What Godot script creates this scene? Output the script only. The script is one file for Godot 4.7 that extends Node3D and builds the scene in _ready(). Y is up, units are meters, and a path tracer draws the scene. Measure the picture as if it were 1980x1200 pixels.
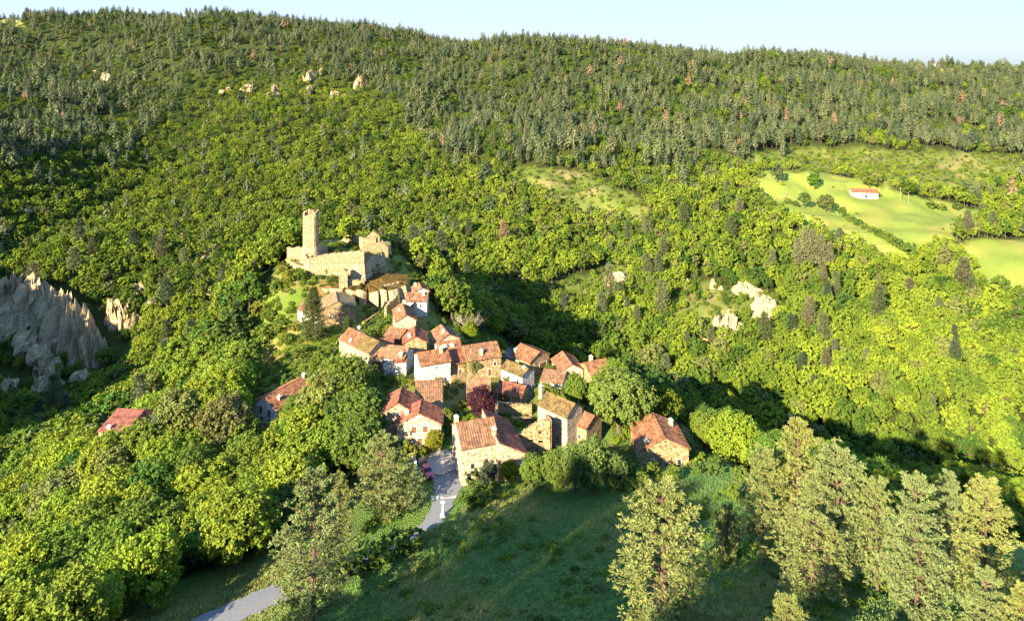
extends Node3D
# A hilltop village with a ruined castle above two wooded gorges, morning sun from behind and to one side.
# World: x to the side, y up, the camera looks along -z. "d" is the distance ahead (-z). Heights called "rel" count from the camera.

const EYE := 84.0
const FOCAL := 1320.0
const HORIZON := 100.0      # row of the horizon: the lens is shifted down, uprights stay upright
const SUN_TURN := 36.0
const SUN_UP := 24.5

var rng := RandomNumberGenerator.new()
var bump_noise := FastNoiseLite.new()
var hill_noise := FastNoiseLite.new()
var patch_noise := FastNoiseLite.new()
var rock_noise := FastNoiseLite.new()
var names := {}
var M := {}

# ---------------------------------------------------------------- mesh building
class MB:
	var v := PackedVector3Array()
	var n := PackedVector3Array()
	var c := PackedColorArray()
	var uv := PackedVector2Array()
	var col := Color.WHITE

	func tri(p: Vector3, q: Vector3, r: Vector3) -> void:
		var k := (r - p).cross(q - p).normalized()
		v.append(p); v.append(q); v.append(r)
		n.append(k); n.append(k); n.append(k)
		c.append(col); c.append(col); c.append(col)

	# corners given clockwise as seen from outside
	func quad(p: Vector3, q: Vector3, r: Vector3, s: Vector3) -> void:
		tri(p, q, r)
		tri(p, r, s)

	# a quad whose face is turned towards "out"
	func face(p: Vector3, q: Vector3, r: Vector3, s: Vector3, out: Vector3) -> void:
		if (r - p).cross(q - p).dot(out) < 0.0:
			quad(p, s, r, q)
		else:
			quad(p, q, r, s)

	func box(lo: Vector3, hi: Vector3) -> void:
		var a := [Vector3(lo.x, lo.y, lo.z), Vector3(hi.x, lo.y, lo.z), Vector3(hi.x, lo.y, hi.z), Vector3(lo.x, lo.y, hi.z), Vector3(lo.x, hi.y, lo.z), Vector3(hi.x, hi.y, lo.z), Vector3(hi.x, hi.y, hi.z), Vector3(lo.x, hi.y, hi.z)]
		face(a[0], a[1], a[2], a[3], Vector3.DOWN)
		face(a[4], a[5], a[6], a[7], Vector3.UP)
		face(a[0], a[1], a[5], a[4], Vector3.FORWARD)
		face(a[3], a[2], a[6], a[7], Vector3.BACK)
		face(a[0], a[3], a[7], a[4], Vector3.LEFT)
		face(a[1], a[2], a[6], a[5], Vector3.RIGHT)

	func tube(pts: Array, radii: Array, sides := 6, cap := true) -> void:
		var rings := []
		for i in pts.size():
			var p: Vector3 = pts[i]
			var dir: Vector3 = (pts[mini(i + 1, pts.size() - 1)] - pts[maxi(i - 1, 0)]).normalized()
			var side := dir.cross(Vector3(0.31, 0.12, 0.94)).normalized()
			var up := side.cross(dir)
			var ring := []
			for k in sides:
				var a := TAU * k / sides
				ring.append(p + (side * cos(a) + up * sin(a)) * float(radii[i]))
			rings.append(ring)
		for i in pts.size() - 1:
			for k in sides:
				var k2 := (k + 1) % sides
				face(rings[i][k], rings[i][k2], rings[i + 1][k2], rings[i + 1][k], rings[i][k] + rings[i][k2] - 2.0 * pts[i])
		if cap:
			var e: int = pts.size() - 1
			for k in sides:
				tri(pts[e], rings[e][k], rings[e][(k + 1) % sides])

	func make() -> ArrayMesh:
		var a := []
		a.resize(Mesh.ARRAY_MAX)
		a[Mesh.ARRAY_VERTEX] = v
		a[Mesh.ARRAY_NORMAL] = n
		a[Mesh.ARRAY_COLOR] = c
		if uv.size() == v.size():
			a[Mesh.ARRAY_TEX_UV] = uv
		var m := ArrayMesh.new()
		m.add_surface_from_arrays(Mesh.PRIMITIVE_TRIANGLES, a)
		return m

func numbered(called: String) -> String:
	names[called] = names.get(called, -1) + 1
	return called if names[called] == 0 else "%s_%03d" % [called, names[called]]

func thing(called: String, label: String, category: String, at := Vector3.ZERO, group := "", kind := "") -> Node3D:
	var o := Node3D.new()
	o.name = numbered(called)
	add_child(o)
	o.position = at
	tag(o, label, category, group, kind)
	return o

func tag(o: Node, label: String, category := "", group := "", kind := "") -> void:
	if label: o.set_meta("label", label)
	if category: o.set_meta("category", category)
	if group: o.set_meta("group", group)
	if kind: o.set_meta("kind", kind)

func part(called: String, mesh: Mesh, mat: Material, parent: Node, label := "") -> MeshInstance3D:
	var o := MeshInstance3D.new()
	o.name = called if parent != self else numbered(called)
	o.mesh = mesh
	o.material_override = mat
	parent.add_child(o, true)
	if label: o.set_meta("label", label)
	return o

# ---------------------------------------------------------------- camera geometry
func ray(u: float, v: float) -> Vector3:      # x, y, d
	return Vector3((u - 990.0) / FOCAL, (HORIZON - v) / FOCAL, 1.0)

func at_d(u: float, v: float, d: float) -> Vector3:   # x, y rel, d
	var r := ray(u, v)
	return r * (d / r.z)

func at_y(u: float, v: float, y: float) -> Vector3:
	var r := ray(u, v)
	return r * (y / r.y)

func world(p: Vector3) -> Vector3:
	return Vector3(p.x, p.y + EYE, -p.z)

func pixel(x: float, y_rel: float, d: float) -> Vector2:
	if d < 1.0:
		return Vector2(-9999, -9999)
	return Vector2(990.0 + x / d * FOCAL, HORIZON - y_rel / d * FOCAL)

func gpx(u: float, v: float, from := 40.0) -> Vector3:   # where that line of sight meets the ground: x, y rel, d
	var r := ray(u, v)
	r /= r.z
	var d := from
	var step := 1.0
	while d < 1500.0:
		var p := r * d
		if p.y < ground(p.x, d):
			var lo := d - step
			for i in 8:
				var mid := (lo + d) / 2.0
				if (r * mid).y < ground((r * mid).x, mid): d = mid
				else: lo = mid
			return Vector3((r * d).x, ground((r * d).x, d), d)
		step = maxf(0.7, d * 0.008)
		d += step
	return r * 1500.0

# ---------------------------------------------------------------- terrain
var knots := []           # x, d, y rel
var weights := PackedFloat64Array()
var kx := PackedFloat64Array()
var kd := PackedFloat64Array()
var mean_y := 0.0
const SOFT := 14.0
var near_grid := PackedFloat32Array()
var far_grid := PackedFloat32Array()
const NG := {"x": -270.0, "d": -130.0, "s": 6.0, "nx": 91, "nd": 91}
const FG := {"x": -1600.0, "d": -260.0, "s": 25.0, "nx": 129, "nd": 110}
var pads := []            # x, d, radius, y rel
var road_pts := []        # x, d, y rel, half width

func solve_knots() -> void:
	var n := knots.size()
	var rows := []
	for k in knots: mean_y += k.z / n
	for i in n:
		var row := PackedFloat64Array()
		row.resize(n + 1)
		for j in n:
			var dx: float = knots[i].x - knots[j].x
			var dd: float = knots[i].y - knots[j].y
			row[j] = sqrt(dx * dx + dd * dd + SOFT * SOFT)
		row[i] -= 1.5
		row[n] = knots[i].z - mean_y
		rows.append(row)
	for i in n:
		var best := i
		for j in range(i + 1, n):
			if absf(rows[j][i]) > absf(rows[best][i]): best = j
		var t = rows[i]; rows[i] = rows[best]; rows[best] = t
		var pr: PackedFloat64Array = rows[i]
		for j in range(i + 1, n):
			var rj: PackedFloat64Array = rows[j]
			var f := rj[i] / pr[i]
			if f == 0.0: continue
			for k in range(i, n + 1): rj[k] -= f * pr[k]
			rows[j] = rj
	weights.resize(n); kx.resize(n); kd.resize(n)
	for i in range(n - 1, -1, -1):
		var s: float = rows[i][n]
		for j in range(i + 1, n): s -= rows[i][j] * weights[j]
		weights[i] = s / rows[i][i]
	for i in n:
		kx[i] = knots[i].x; kd[i] = knots[i].y

func macro(x: float, d: float) -> float:
	var s := mean_y
	for i in kx.size():
		var dx := x - kx[i]
		var dd := d - kd[i]
		s += weights[i] * sqrt(dx * dx + dd * dd + SOFT * SOFT)
	return s

func fill_grid(g: Dictionary) -> PackedFloat32Array:
	var a := PackedFloat32Array()
	a.resize(g.nx * g.nd)
	for j in g.nd:
		for i in g.nx:
			a[j * g.nx + i] = macro(g.x + i * g.s, g.d + j * g.s)
	return a

func cr(a: float, b: float, c: float, e: float, t: float) -> float:
	return b + 0.5 * t * (c - a + t * (2.0 * a - 5.0 * b + 4.0 * c - e + t * (3.0 * (b - c) + e - a)))

func sample(a: PackedFloat32Array, g: Dictionary, x: float, d: float) -> float:
	var fx := clampf((x - g.x) / g.s, 1.0, g.nx - 2.001)
	var fd := clampf((d - g.d) / g.s, 1.0, g.nd - 2.001)
	var i := int(fx)
	var j := int(fd)
	var tx := fx - i
	var td := fd - j
	var nx: int = g.nx
	var o := (j - 1) * nx + i - 1
	var r0 := cr(a[o], a[o + 1], a[o + 2], a[o + 3], tx); o += nx
	var r1 := cr(a[o], a[o + 1], a[o + 2], a[o + 3], tx); o += nx
	var r2 := cr(a[o], a[o + 1], a[o + 2], a[o + 3], tx); o += nx
	var r3 := cr(a[o], a[o + 1], a[o + 2], a[o + 3], tx)
	return cr(r0, r1, r2, r3, td)

func ground(x: float, d: float) -> float:
	var y := 0.0
	var edge := minf(minf(x + 264.0, 264.0 - x), minf(d + 118.0, 404.0 - d))
	if edge > 40.0:
		y = sample(near_grid, NG, x, d)
	elif edge > 0.0:
		y = lerpf(sample(far_grid, FG, x, d), sample(near_grid, NG, x, d), edge / 40.0)
	else:
		y = sample(far_grid, FG, x, d)
	var far := smoothstep(230.0, 420.0, d)
	y += hill_noise.get_noise_2d(x, d) * 14.0 * far + bump_noise.get_noise_2d(x, d) * lerpf(0.55, 3.0, far)
	for p in pads:
		var dx: float = x - p[0]
		var dd: float = d - p[1]
		var q := dx * dx + dd * dd
		var r: float = p[2] + 4.0
		if q < r * r:
			y = lerpf(p[3], y, smoothstep(p[2], r, sqrt(q)))
	if d < 165.0 and d > 60.0 and x < 10.0:
		var best := 1e9
		var ry := 0.0
		var bank := 0.0
		for i in road_pts.size() - 1:
			var a: Vector4 = road_pts[i]
			var b: Vector4 = road_pts[i + 1]
			var e := Vector2(b.x - a.x, b.y - a.y)
			var t := clampf(Vector2(x - a.x, d - a.y).dot(e) / e.length_squared(), 0.0, 1.0)
			var q := Vector2(x - a.x, d - a.y).distance_to(e * t)
			var w := lerpf(a.w, b.w, t)
			if q - w < best:
				best = q - w
				ry = lerpf(a.z, b.z, t)
				bank = 2.6 * smoothstep(3.5, 5.2, i + t) * (1.0 - smoothstep(7.3, 8.2, i + t)) if e.cross(Vector2(x - a.x, d - a.y)) > 0.0 else 0.0
		y = lerpf(ry - 0.1, y, smoothstep(0.5, 4.5, best)) + bank * smoothstep(0.8, 3.0, best) * (1.0 - smoothstep(3.5, 11.0, best))
	return y

func normal_at(x: float, d: float, e: float) -> Vector3:
	return Vector3(ground(x - e, d) - ground(x + e, d), 2.0 * e, ground(x, d + e) - ground(x, d - e)).normalized()

# ---------------------------------------------------------------- materials
func lin(r: float, g: float, b: float) -> Color:
	return Color(r, g, b).linear_to_srgb()

func noise_tex(seed_: int, freq: float, type: int, ramp: Array, size := 512, normal := 0.0) -> NoiseTexture2D:
	var n := FastNoiseLite.new()
	n.seed = seed_
	n.noise_type = type
	n.frequency = freq
	n.fractal_octaves = 4
	if type == FastNoiseLite.TYPE_CELLULAR:
		n.cellular_return_type = FastNoiseLite.RETURN_CELL_VALUE
		n.fractal_type = FastNoiseLite.FRACTAL_NONE
	var t := NoiseTexture2D.new()
	t.width = size
	t.height = size
	t.seamless = true
	t.noise = n
	if normal > 0.0:
		t.as_normal_map = true
		t.bump_strength = normal
	if ramp:
		var g := Gradient.new()
		g.offsets = PackedFloat32Array(ramp.map(func(r): return r[0]))
		g.colors = PackedColorArray(ramp.map(func(r): return r[1]))
		t.color_ramp = g
	return t

func noise_image(seed_: int, freq: float, cells: bool, size: int) -> Image:
	var n := FastNoiseLite.new()
	n.seed = seed_
	n.frequency = freq
	n.fractal_octaves = 4
	if cells:
		n.noise_type = FastNoiseLite.TYPE_CELLULAR
		n.cellular_return_type = FastNoiseLite.RETURN_CELL_VALUE
		n.fractal_type = FastNoiseLite.FRACTAL_NONE
	return n.get_seamless_image(size, size)

# pieces of differing tone (stones or tiles), weathering in large blotches and patches of lichen or dirt over them
func weathered(seed_: int, cell: float, tones: Array, blotch: float, lichen: Color, amount: float) -> ImageTexture:
	var size := 512
	var a := noise_image(seed_, cell, true, size)
	var b := noise_image(seed_ + 1, 0.009, false, size)
	var c := noise_image(seed_ + 2, 0.022, false, size)
	var out := Image.create_empty(size, size, false, Image.FORMAT_RGB8)
	var g := Gradient.new()
	g.offsets = PackedFloat32Array(range(tones.size()).map(func(i): return float(i) / (tones.size() - 1)))
	g.colors = PackedColorArray(tones)
	for y in size:
		for x in size:
			var k := g.sample(a.get_pixel(x, y).r)
			k = k * lerpf(1.0 - blotch, 1.0, smoothstep(0.3, 0.65, b.get_pixel(x, y).r))
			k = k.lerp(lichen, amount * smoothstep(0.55, 0.75, c.get_pixel(x, y).r))
			out.set_pixel(x, y, k)
	return ImageTexture.create_from_image(out)

func grey(a: float) -> Color:
	return Color(a, a, a)

func mat(called: String, color: Color, tex: Texture2D = null, scale := 1.0, rough := 0.9) -> StandardMaterial3D:
	var m := StandardMaterial3D.new()
	m.resource_name = called
	m.albedo_color = color
	m.roughness = rough
	m.metallic_specular = 0.2
	m.vertex_color_use_as_albedo = true
	if tex:
		m.albedo_texture = tex
		m.uv1_triplanar = true
		m.uv1_world_triplanar = true
		m.uv1_scale = Vector3(scale, scale, scale)
	M[called] = m
	return m

func leaf_mat(called: String, color: Color, glow := 0.5) -> StandardMaterial3D:
	var m := mat(called, color, null, 1.0, 0.75)
	m.cull_mode = BaseMaterial3D.CULL_DISABLED
	m.backlight_enabled = true
	m.backlight = Color(glow, glow, glow * 0.5).linear_to_srgb()
	return m

func make_materials() -> void:
	var stone := weathered(3, 0.036, [Color(0.5, 0.46, 0.42), Color(0.78, 0.74, 0.7), Color(0.95, 0.92, 0.86), Color(1, 0.98, 0.94), Color(0.9, 0.76, 0.58), Color(1, 0.96, 0.88)], 0.22, Color(0.62, 0.58, 0.48), 0.55)
	var stone_h := noise_tex(3, 0.036, FastNoiseLite.TYPE_CELLULAR, [[0.0, grey(0.2)], [1.0, grey(1.0)]])
	var blotch := noise_tex(8, 0.012, FastNoiseLite.TYPE_SIMPLEX, [[0.2, grey(0.6)], [0.5, grey(0.9)], [0.8, grey(1.0)]])
	var tile := weathered(15, 0.05, [Color(0.52, 0.47, 0.45), Color(0.8, 0.76, 0.74), Color(0.95, 0.93, 0.92), Color(1, 0.94, 0.86), Color(1, 0.86, 0.72), Color(0.86, 0.9, 0.92)], 0.3, Color(0.6, 0.66, 0.56), 0.6)
	var grass := noise_tex(11, 0.03, FastNoiseLite.TYPE_SIMPLEX, [[0.2, Color(0.5, 0.58, 0.52)], [0.45, Color(0.82, 0.88, 0.76)], [0.65, Color(1, 1, 0.9)], [0.85, Color(1.0, 0.9, 0.68)]], 1024)
	var crack := noise_tex(17, 0.02, FastNoiseLite.TYPE_SIMPLEX, [[0.1, Color(0.5, 0.47, 0.42)], [0.42, Color(0.82, 0.77, 0.7)], [0.6, Color(1, 0.96, 0.88)], [0.9, Color(0.86, 0.76, 0.58)]])
	for s in [["stone_warm", lin(0.34, 0.27, 0.17)], ["stone_pale", lin(0.52, 0.46, 0.37)], ["stone_grey", lin(0.34, 0.3, 0.24)], ["stone_castle", lin(0.41, 0.335, 0.22)]]:
		var m := mat(s[0], s[1], stone, 0.22)
		m.heightmap_enabled = true
		m.heightmap_texture = stone_h
		m.heightmap_scale = 4.0
	mat("render_white", lin(0.5, 0.455, 0.38), blotch, 0.22)
	mat("render_ochre", lin(0.36, 0.285, 0.175), blotch, 0.2)
	for s in [["roof_orange", lin(0.265, 0.135, 0.08)], ["roof_red", lin(0.24, 0.102, 0.07)], ["roof_brown", lin(0.24, 0.142, 0.09)], ["roof_olive", lin(0.17, 0.13, 0.058)], ["roof_pale", lin(0.28, 0.17, 0.105)], ["roof_pink", lin(0.27, 0.115, 0.095)]]:
		mat(s[0], s[1], tile, 0.14)
	mat("rock", lin(0.37, 0.315, 0.23), crack, 0.11)
	M.rock.heightmap_enabled = true
	M.rock.heightmap_texture = crack
	M.rock.heightmap_scale = 22.0
	mat("ground", Color.WHITE, grass, 0.07)
	var gn := noise_tex(23, 0.06, FastNoiseLite.TYPE_SIMPLEX, [], 512)
	M.ground.heightmap_enabled = true
	M.ground.heightmap_texture = gn
	M.ground.heightmap_scale = 30.0
	mat("asphalt", lin(0.14, 0.145, 0.15), noise_tex(29, 0.06, FastNoiseLite.TYPE_SIMPLEX, [[0.2, grey(0.78)], [0.8, grey(1.0)]]), 0.12)
	mat("gravel", lin(0.27, 0.235, 0.2), M.asphalt.albedo_texture, 0.2)
	mat("bark", lin(0.11, 0.08, 0.055), blotch, 0.9)
	mat("bark_pine", lin(0.12, 0.075, 0.05), blotch, 0.9)
	mat("dead_wood", lin(0.34, 0.27, 0.2), blotch, 0.9)
	mat("wood_brown", lin(0.16, 0.075, 0.035), blotch, 1.2)
	mat("pane", lin(0.02, 0.022, 0.025), null, 1.0, 0.15)
	mat("frame_white", lin(0.6, 0.58, 0.54))
	mat("rubber", lin(0.035, 0.035, 0.035))
	mat("soil", lin(0.13, 0.1, 0.07))
	mat("cloth", Color.WHITE)
	mat("metal", lin(0.4, 0.4, 0.4), null, 1.0, 0.4)
	leaf_mat("leaf", Color.WHITE, 0.55)
	leaf_mat("needle", Color.WHITE, 0.3)
	leaf_mat("grass_blade", Color.WHITE, 0.4)

var tints := {}
func tinted(base: String, c: Color) -> StandardMaterial3D:    # c linear; one material for each leaf colour
	var key := base + c.to_html()
	if not tints.has(key):
		var m: StandardMaterial3D = M[base].duplicate()
		m.albedo_color = c.linear_to_srgb()
		m.resource_name = base + "_tint"
		tints[key] = m
	return tints[key]

# ---------------------------------------------------------------- trees
func rdir(r: RandomNumberGenerator) -> Vector3:
	var y := r.randf_range(-1, 1)
	var a := r.randf() * TAU
	var q := sqrt(1.0 - y * y)
	return Vector3(cos(a) * q, y, sin(a) * q)

func leaf(b: MB, p: Vector3, nrm: Vector3, s: float, r: RandomNumberGenerator, long := 1.5) -> void:
	var t := nrm.cross(rdir(r)).normalized() * s * long * 0.5
	var w := nrm.cross(t).normalized() * s * 0.5
	var lift := nrm * s * 0.12
	b.quad(p - t, p + w - t * 0.1 + lift, p + t, p - w - t * 0.1 + lift)

func broadleaf(seed_: int, h: float, rad: float, lobes: int, leaves: int, size: float, shrub := false) -> Array:
	var r := RandomNumberGenerator.new()
	r.seed = seed_
	var crown := MB.new()
	var wood := MB.new()
	var mid := Vector3(r.randf_range(-0.3, 0.3), h * (0.5 if shrub else 0.6), r.randf_range(-0.3, 0.3))
	var half := h - mid.y
	var lean := Vector3(r.randf_range(-0.04, 0.04) * h, 0, r.randf_range(-0.04, 0.04) * h)
	if not shrub:
		wood.tube([Vector3(0, -0.8, 0), Vector3(0, h * 0.2, 0) + lean, mid + Vector3(0, half * 0.2, 0)], [rad * 0.085, rad * 0.06, rad * 0.02], 6)
	for i in lobes:
		var q := (i + 0.5) / lobes
		var y := 1.0 - 1.72 * q
		var a := i * 2.39996 + r.randf_range(-0.35, 0.35)
		var ring := sqrt(maxf(0.0, 1.0 - y * y))
		var reach := r.randf_range(0.42, 0.86)
		var lr := rad * r.randf_range(0.2, 0.44)
		var lc := mid + Vector3(cos(a) * ring * rad * reach, y * half * (reach + 0.06), sin(a) * ring * rad * reach)
		if not shrub and i % 3 == 0:
			wood.tube([Vector3(0, h * r.randf_range(0.18, 0.4), 0) + lean, lc.lerp(mid, 0.2)], [rad * 0.035, rad * 0.012], 4)
		var shade := r.randf_range(0.82, 1.18)
		var warm := r.randf_range(-0.07, 0.07)
		var twigs := []
		for k in maxi(3, leaves / 14):
			var td := rdir(r)
			if td.dot((lc - mid).normalized()) < -0.3: td = -td
			twigs.append([td * lr * r.randf_range(0.55, 1.15), lr * r.randf_range(0.2, 0.42)])
		for k in leaves:
			var twig: Array = twigs[k % twigs.size()]
			var off: Vector3 = twig[0] + rdir(r) * twig[1] * pow(r.randf(), 0.4)
			var dir := off.normalized()
			var p := lc + Vector3(off.x, off.y * 0.9, off.z)
			var j := shade * r.randf_range(0.88, 1.12)
			crown.col = Color(j * (1.0 + warm), j, j * (1.0 - warm))
			leaf(crown, p, (dir * 0.8 + Vector3(0, 0.3, 0) + rdir(r) * 0.9).normalized(), size * r.randf_range(0.7, 1.35), r)
	return [wood.make() if not shrub else null, crown.make()]

func pine(seed_: int, h: float, rad: float, whorls: int, per: int, tufts: int, blades: int, blade: float, bare := 0.18, slim := 0.8, gaps := 0.12) -> Array:
	var r := RandomNumberGenerator.new()
	r.seed = seed_
	var crown := MB.new()
	var wood := MB.new()
	var sway := Vector3(r.randf_range(-0.03, 0.03) * h, 0, r.randf_range(-0.03, 0.03) * h)
	var axis := func(t: float) -> Vector3: return Vector3(0, t * h, 0) + sway * sin(t * 3.0)
	wood.tube([Vector3(0, -1.0, 0), axis.call(0.3), axis.call(0.65), axis.call(0.97)], [h * 0.016, h * 0.013, h * 0.008, 0.03], 6)
	for i in whorls:
		var t := bare + (1.0 - bare) * (i + r.randf_range(-0.3, 0.3)) / whorls
		var up := (t - bare) / (1.0 - bare)
		var reach := rad * pow(1.0 - up, slim) * (0.55 + 0.45 * smoothstep(0.0, 0.22, up)) + 0.25
		for k in per:
			if r.randf() < gaps: continue
			var a := TAU * (k + r.randf_range(-0.35, 0.35)) / per + i * 1.3
			var len := reach * r.randf_range(0.68, 1.15)
			var out := Vector3(cos(a), 0, sin(a))
			var rise := lerpf(0.02, 0.75, up) + r.randf_range(-0.12, 0.16)
			var p0: Vector3 = axis.call(clampf(t, 0.0, 0.98))
			var tip := p0 + out * len + Vector3(0, len * rise, 0)
			if len > 0.9:
				wood.tube([p0, p0.lerp(tip, 0.9)], [h * 0.0035 + 0.012, 0.012], 3, false)
			var shade := r.randf_range(0.82, 1.16)
			for m in tufts:
				var s := lerpf(0.32, 1.0, (m + r.randf() * 0.7) / tufts)
				var wide := len * 0.26 * sin(s * 2.6)
				var c := p0.lerp(tip, s) + Vector3(-out.z, 0, out.x) * r.randf_range(-1, 1) * wide + Vector3(0, r.randf_range(-0.06, 0.12) * len, 0)
				var j := shade * r.randf_range(0.86, 1.14)
				crown.col = Color(j, j, j)
				for q in blades:
					var dir := (rdir(r) + out * 0.45 + Vector3(0, 0.75, 0)).normalized()
					var side := dir.cross(rdir(r)).normalized() * blade * 0.11
					var e := c + dir * blade * r.randf_range(0.7, 1.25)
					crown.quad(c - side * 0.5, c.lerp(e, 0.6) - side, e, c.lerp(e, 0.6) + side)
	return [wood.make(), crown.make()]

# far pine: flat sprays in storeys
func far_pine(seed_: int, h: float, rad: float, whorls: int, per: int, slim: float, bare: float) -> Array:
	var r := RandomNumberGenerator.new()
	r.seed = seed_
	var crown := MB.new()
	var wood := MB.new()
	wood.tube([Vector3(0, -1.5, 0), Vector3(0, h * 0.95, 0)], [h * 0.018, 0.04], 4, false)
	for i in whorls:
		var up := (i + r.randf_range(-0.25, 0.25)) / whorls
		var y := h * lerpf(bare, 1.0, up)
		var reach := rad * pow(maxf(0.02, 1.0 - up), slim) * (0.6 + 0.4 * smoothstep(0.0, 0.25, up)) + 0.2
		for k in per:
			if r.randf() < 0.12: continue
			var a := TAU * (k + r.randf_range(-0.4, 0.4)) / per + i * 1.1
			var out := Vector3(cos(a), 0, sin(a))
			var len := reach * r.randf_range(0.65, 1.2)
			var j := r.randf_range(0.8, 1.2)
			crown.col = Color(j, j, j)
			for m in 3:
				var c := Vector3(0, y, 0) + out * len * (0.35 + 0.3 * m) + Vector3(r.randf_range(-0.3, 0.3), r.randf_range(-0.2, 0.3) + len * 0.12 * m, r.randf_range(-0.3, 0.3))
				leaf(crown, c, (Vector3(0, 0.8, 0) + out * 0.9 + rdir(r) * 0.45).normalized(), maxf(0.45, len * 0.4), r, 1.5)
	return [wood.make(), crown.make()]

# ---------------------------------------------------------------- where things grow (outlines on the ground, as seen in the photograph)
var POLY := {
	"field": [[[1440, 350], [1470, 330], [1560, 332], [1650, 345], [1740, 372], [1800, 385], [1890, 405], [1915, 425], [1860, 452], [1800, 475], [1748, 515], [1635, 472], [1550, 436], [1488, 404]],
		[[1500, 395], [1600, 420], [1700, 465], [1768, 497], [1715, 500], [1640, 470], [1570, 432]],
		[[1830, 475], [1900, 462], [2100, 465], [2100, 615], [1950, 588], [1908, 562], [1872, 522]]],
	"scrub": [[[975, 335], [1010, 322], [1130, 330], [1240, 385], [1260, 420], [1180, 430], [1080, 400]],
		[[1420, 300], [1560, 285], [1700, 290], [1980, 300], [1980, 345], [1830, 380], [1640, 340], [1470, 325]],
		[[1290, 560], [1340, 540], [1500, 570], [1530, 620], [1470, 660], [1380, 670], [1310, 630]],
		[[1040, 560], [1200, 515], [1235, 530], [1200, 560], [1090, 600]]],
	"bare": [[[-60, 20], [50, 36], [40, 46], [-60, 44]], [[1780, 128], [1850, 134], [1845, 146], [1790, 142]], [[1925, 148], [2050, 150], [2050, 158], [1930, 156]]],
	"dry": [[[600, 545], [665, 545], [668, 590], [640, 600], [600, 590]], [[505, 690], [545, 665], [548, 700], [515, 730]]],
	"slope": [[[480, 640], [520, 560], [600, 560], [600, 640], [640, 690], [650, 740], [600, 770], [530, 800], [470, 780], [480, 720]]],
	"crags": [[[-100, 540], [60, 540], [200, 590], [300, 640], [230, 720], [130, 800], [-100, 820]]],
	"clear": [[[640, 950], [790, 920], [815, 1010], [700, 1070], [590, 1100], [560, 1050]], [[470, 770], [560, 770], [560, 905], [480, 890]], [[195, 850], [285, 850], [280, 900], [200, 900]]],
	"village": [[[490, 575], [555, 500], [600, 470], [760, 470], [840, 555], [840, 600], [905, 640], [960, 655], [1075, 665], [1200, 695], [1205, 770], [1160, 800], [1165, 840], [1205, 815], [1345, 825], [1365, 900], [1210, 925], [960, 960], [890, 975], [860, 1010], [800, 1050], [690, 1110], [540, 1165], [430, 1225], [300, 1225], [310, 1190], [420, 1110], [530, 1085], [690, 1045], [775, 960], [770, 900], [715, 860], [715, 800], [640, 750], [600, 775], [530, 805], [470, 785], [470, 690]]],
	"pines": [[[-60, 40], [120, 20], [450, 0], [700, 30], [850, 60], [905, 100], [890, 330], [800, 255], [760, 195], [600, 150], [420, 160], [370, 180], [310, 240], [215, 330], [120, 300], [-60, 330]],
		[[760, 195], [890, 95], [1000, 50], [1500, 90], [2100, 140], [2100, 320], [1900, 330], [1700, 270], [1440, 325], [1290, 335], [1170, 335], [1000, 325], [900, 312], [800, 260]]],
}
var poly_ready := {}

func in_poly(which: String, p: Vector2) -> bool:
	if not poly_ready.has(which):
		poly_ready[which] = POLY[which].map(func(o): return PackedVector2Array(o.map(func(q): return Vector2(q[0], q[1]))))
	for o in poly_ready[which]:
		if Geometry2D.is_point_in_polygon(p, o): return true
	return false

func is_meadow(x: float, d: float) -> bool:      # the open hillside between the road and the gorge
	if d > 146.0 or d < 30.0: return false
	return x > -10.0 - maxf(0.0, 118.6 - d) * 1.76 and x < 50.0 + (146.0 - d) * 0.3       # the road, the gorge

func knot(u: float, v: float, d: float, cover := 0.0) -> void:
	var p := at_d(u, v, d)
	knots.append(Vector3(p.x, p.z, p.y - cover))

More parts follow.
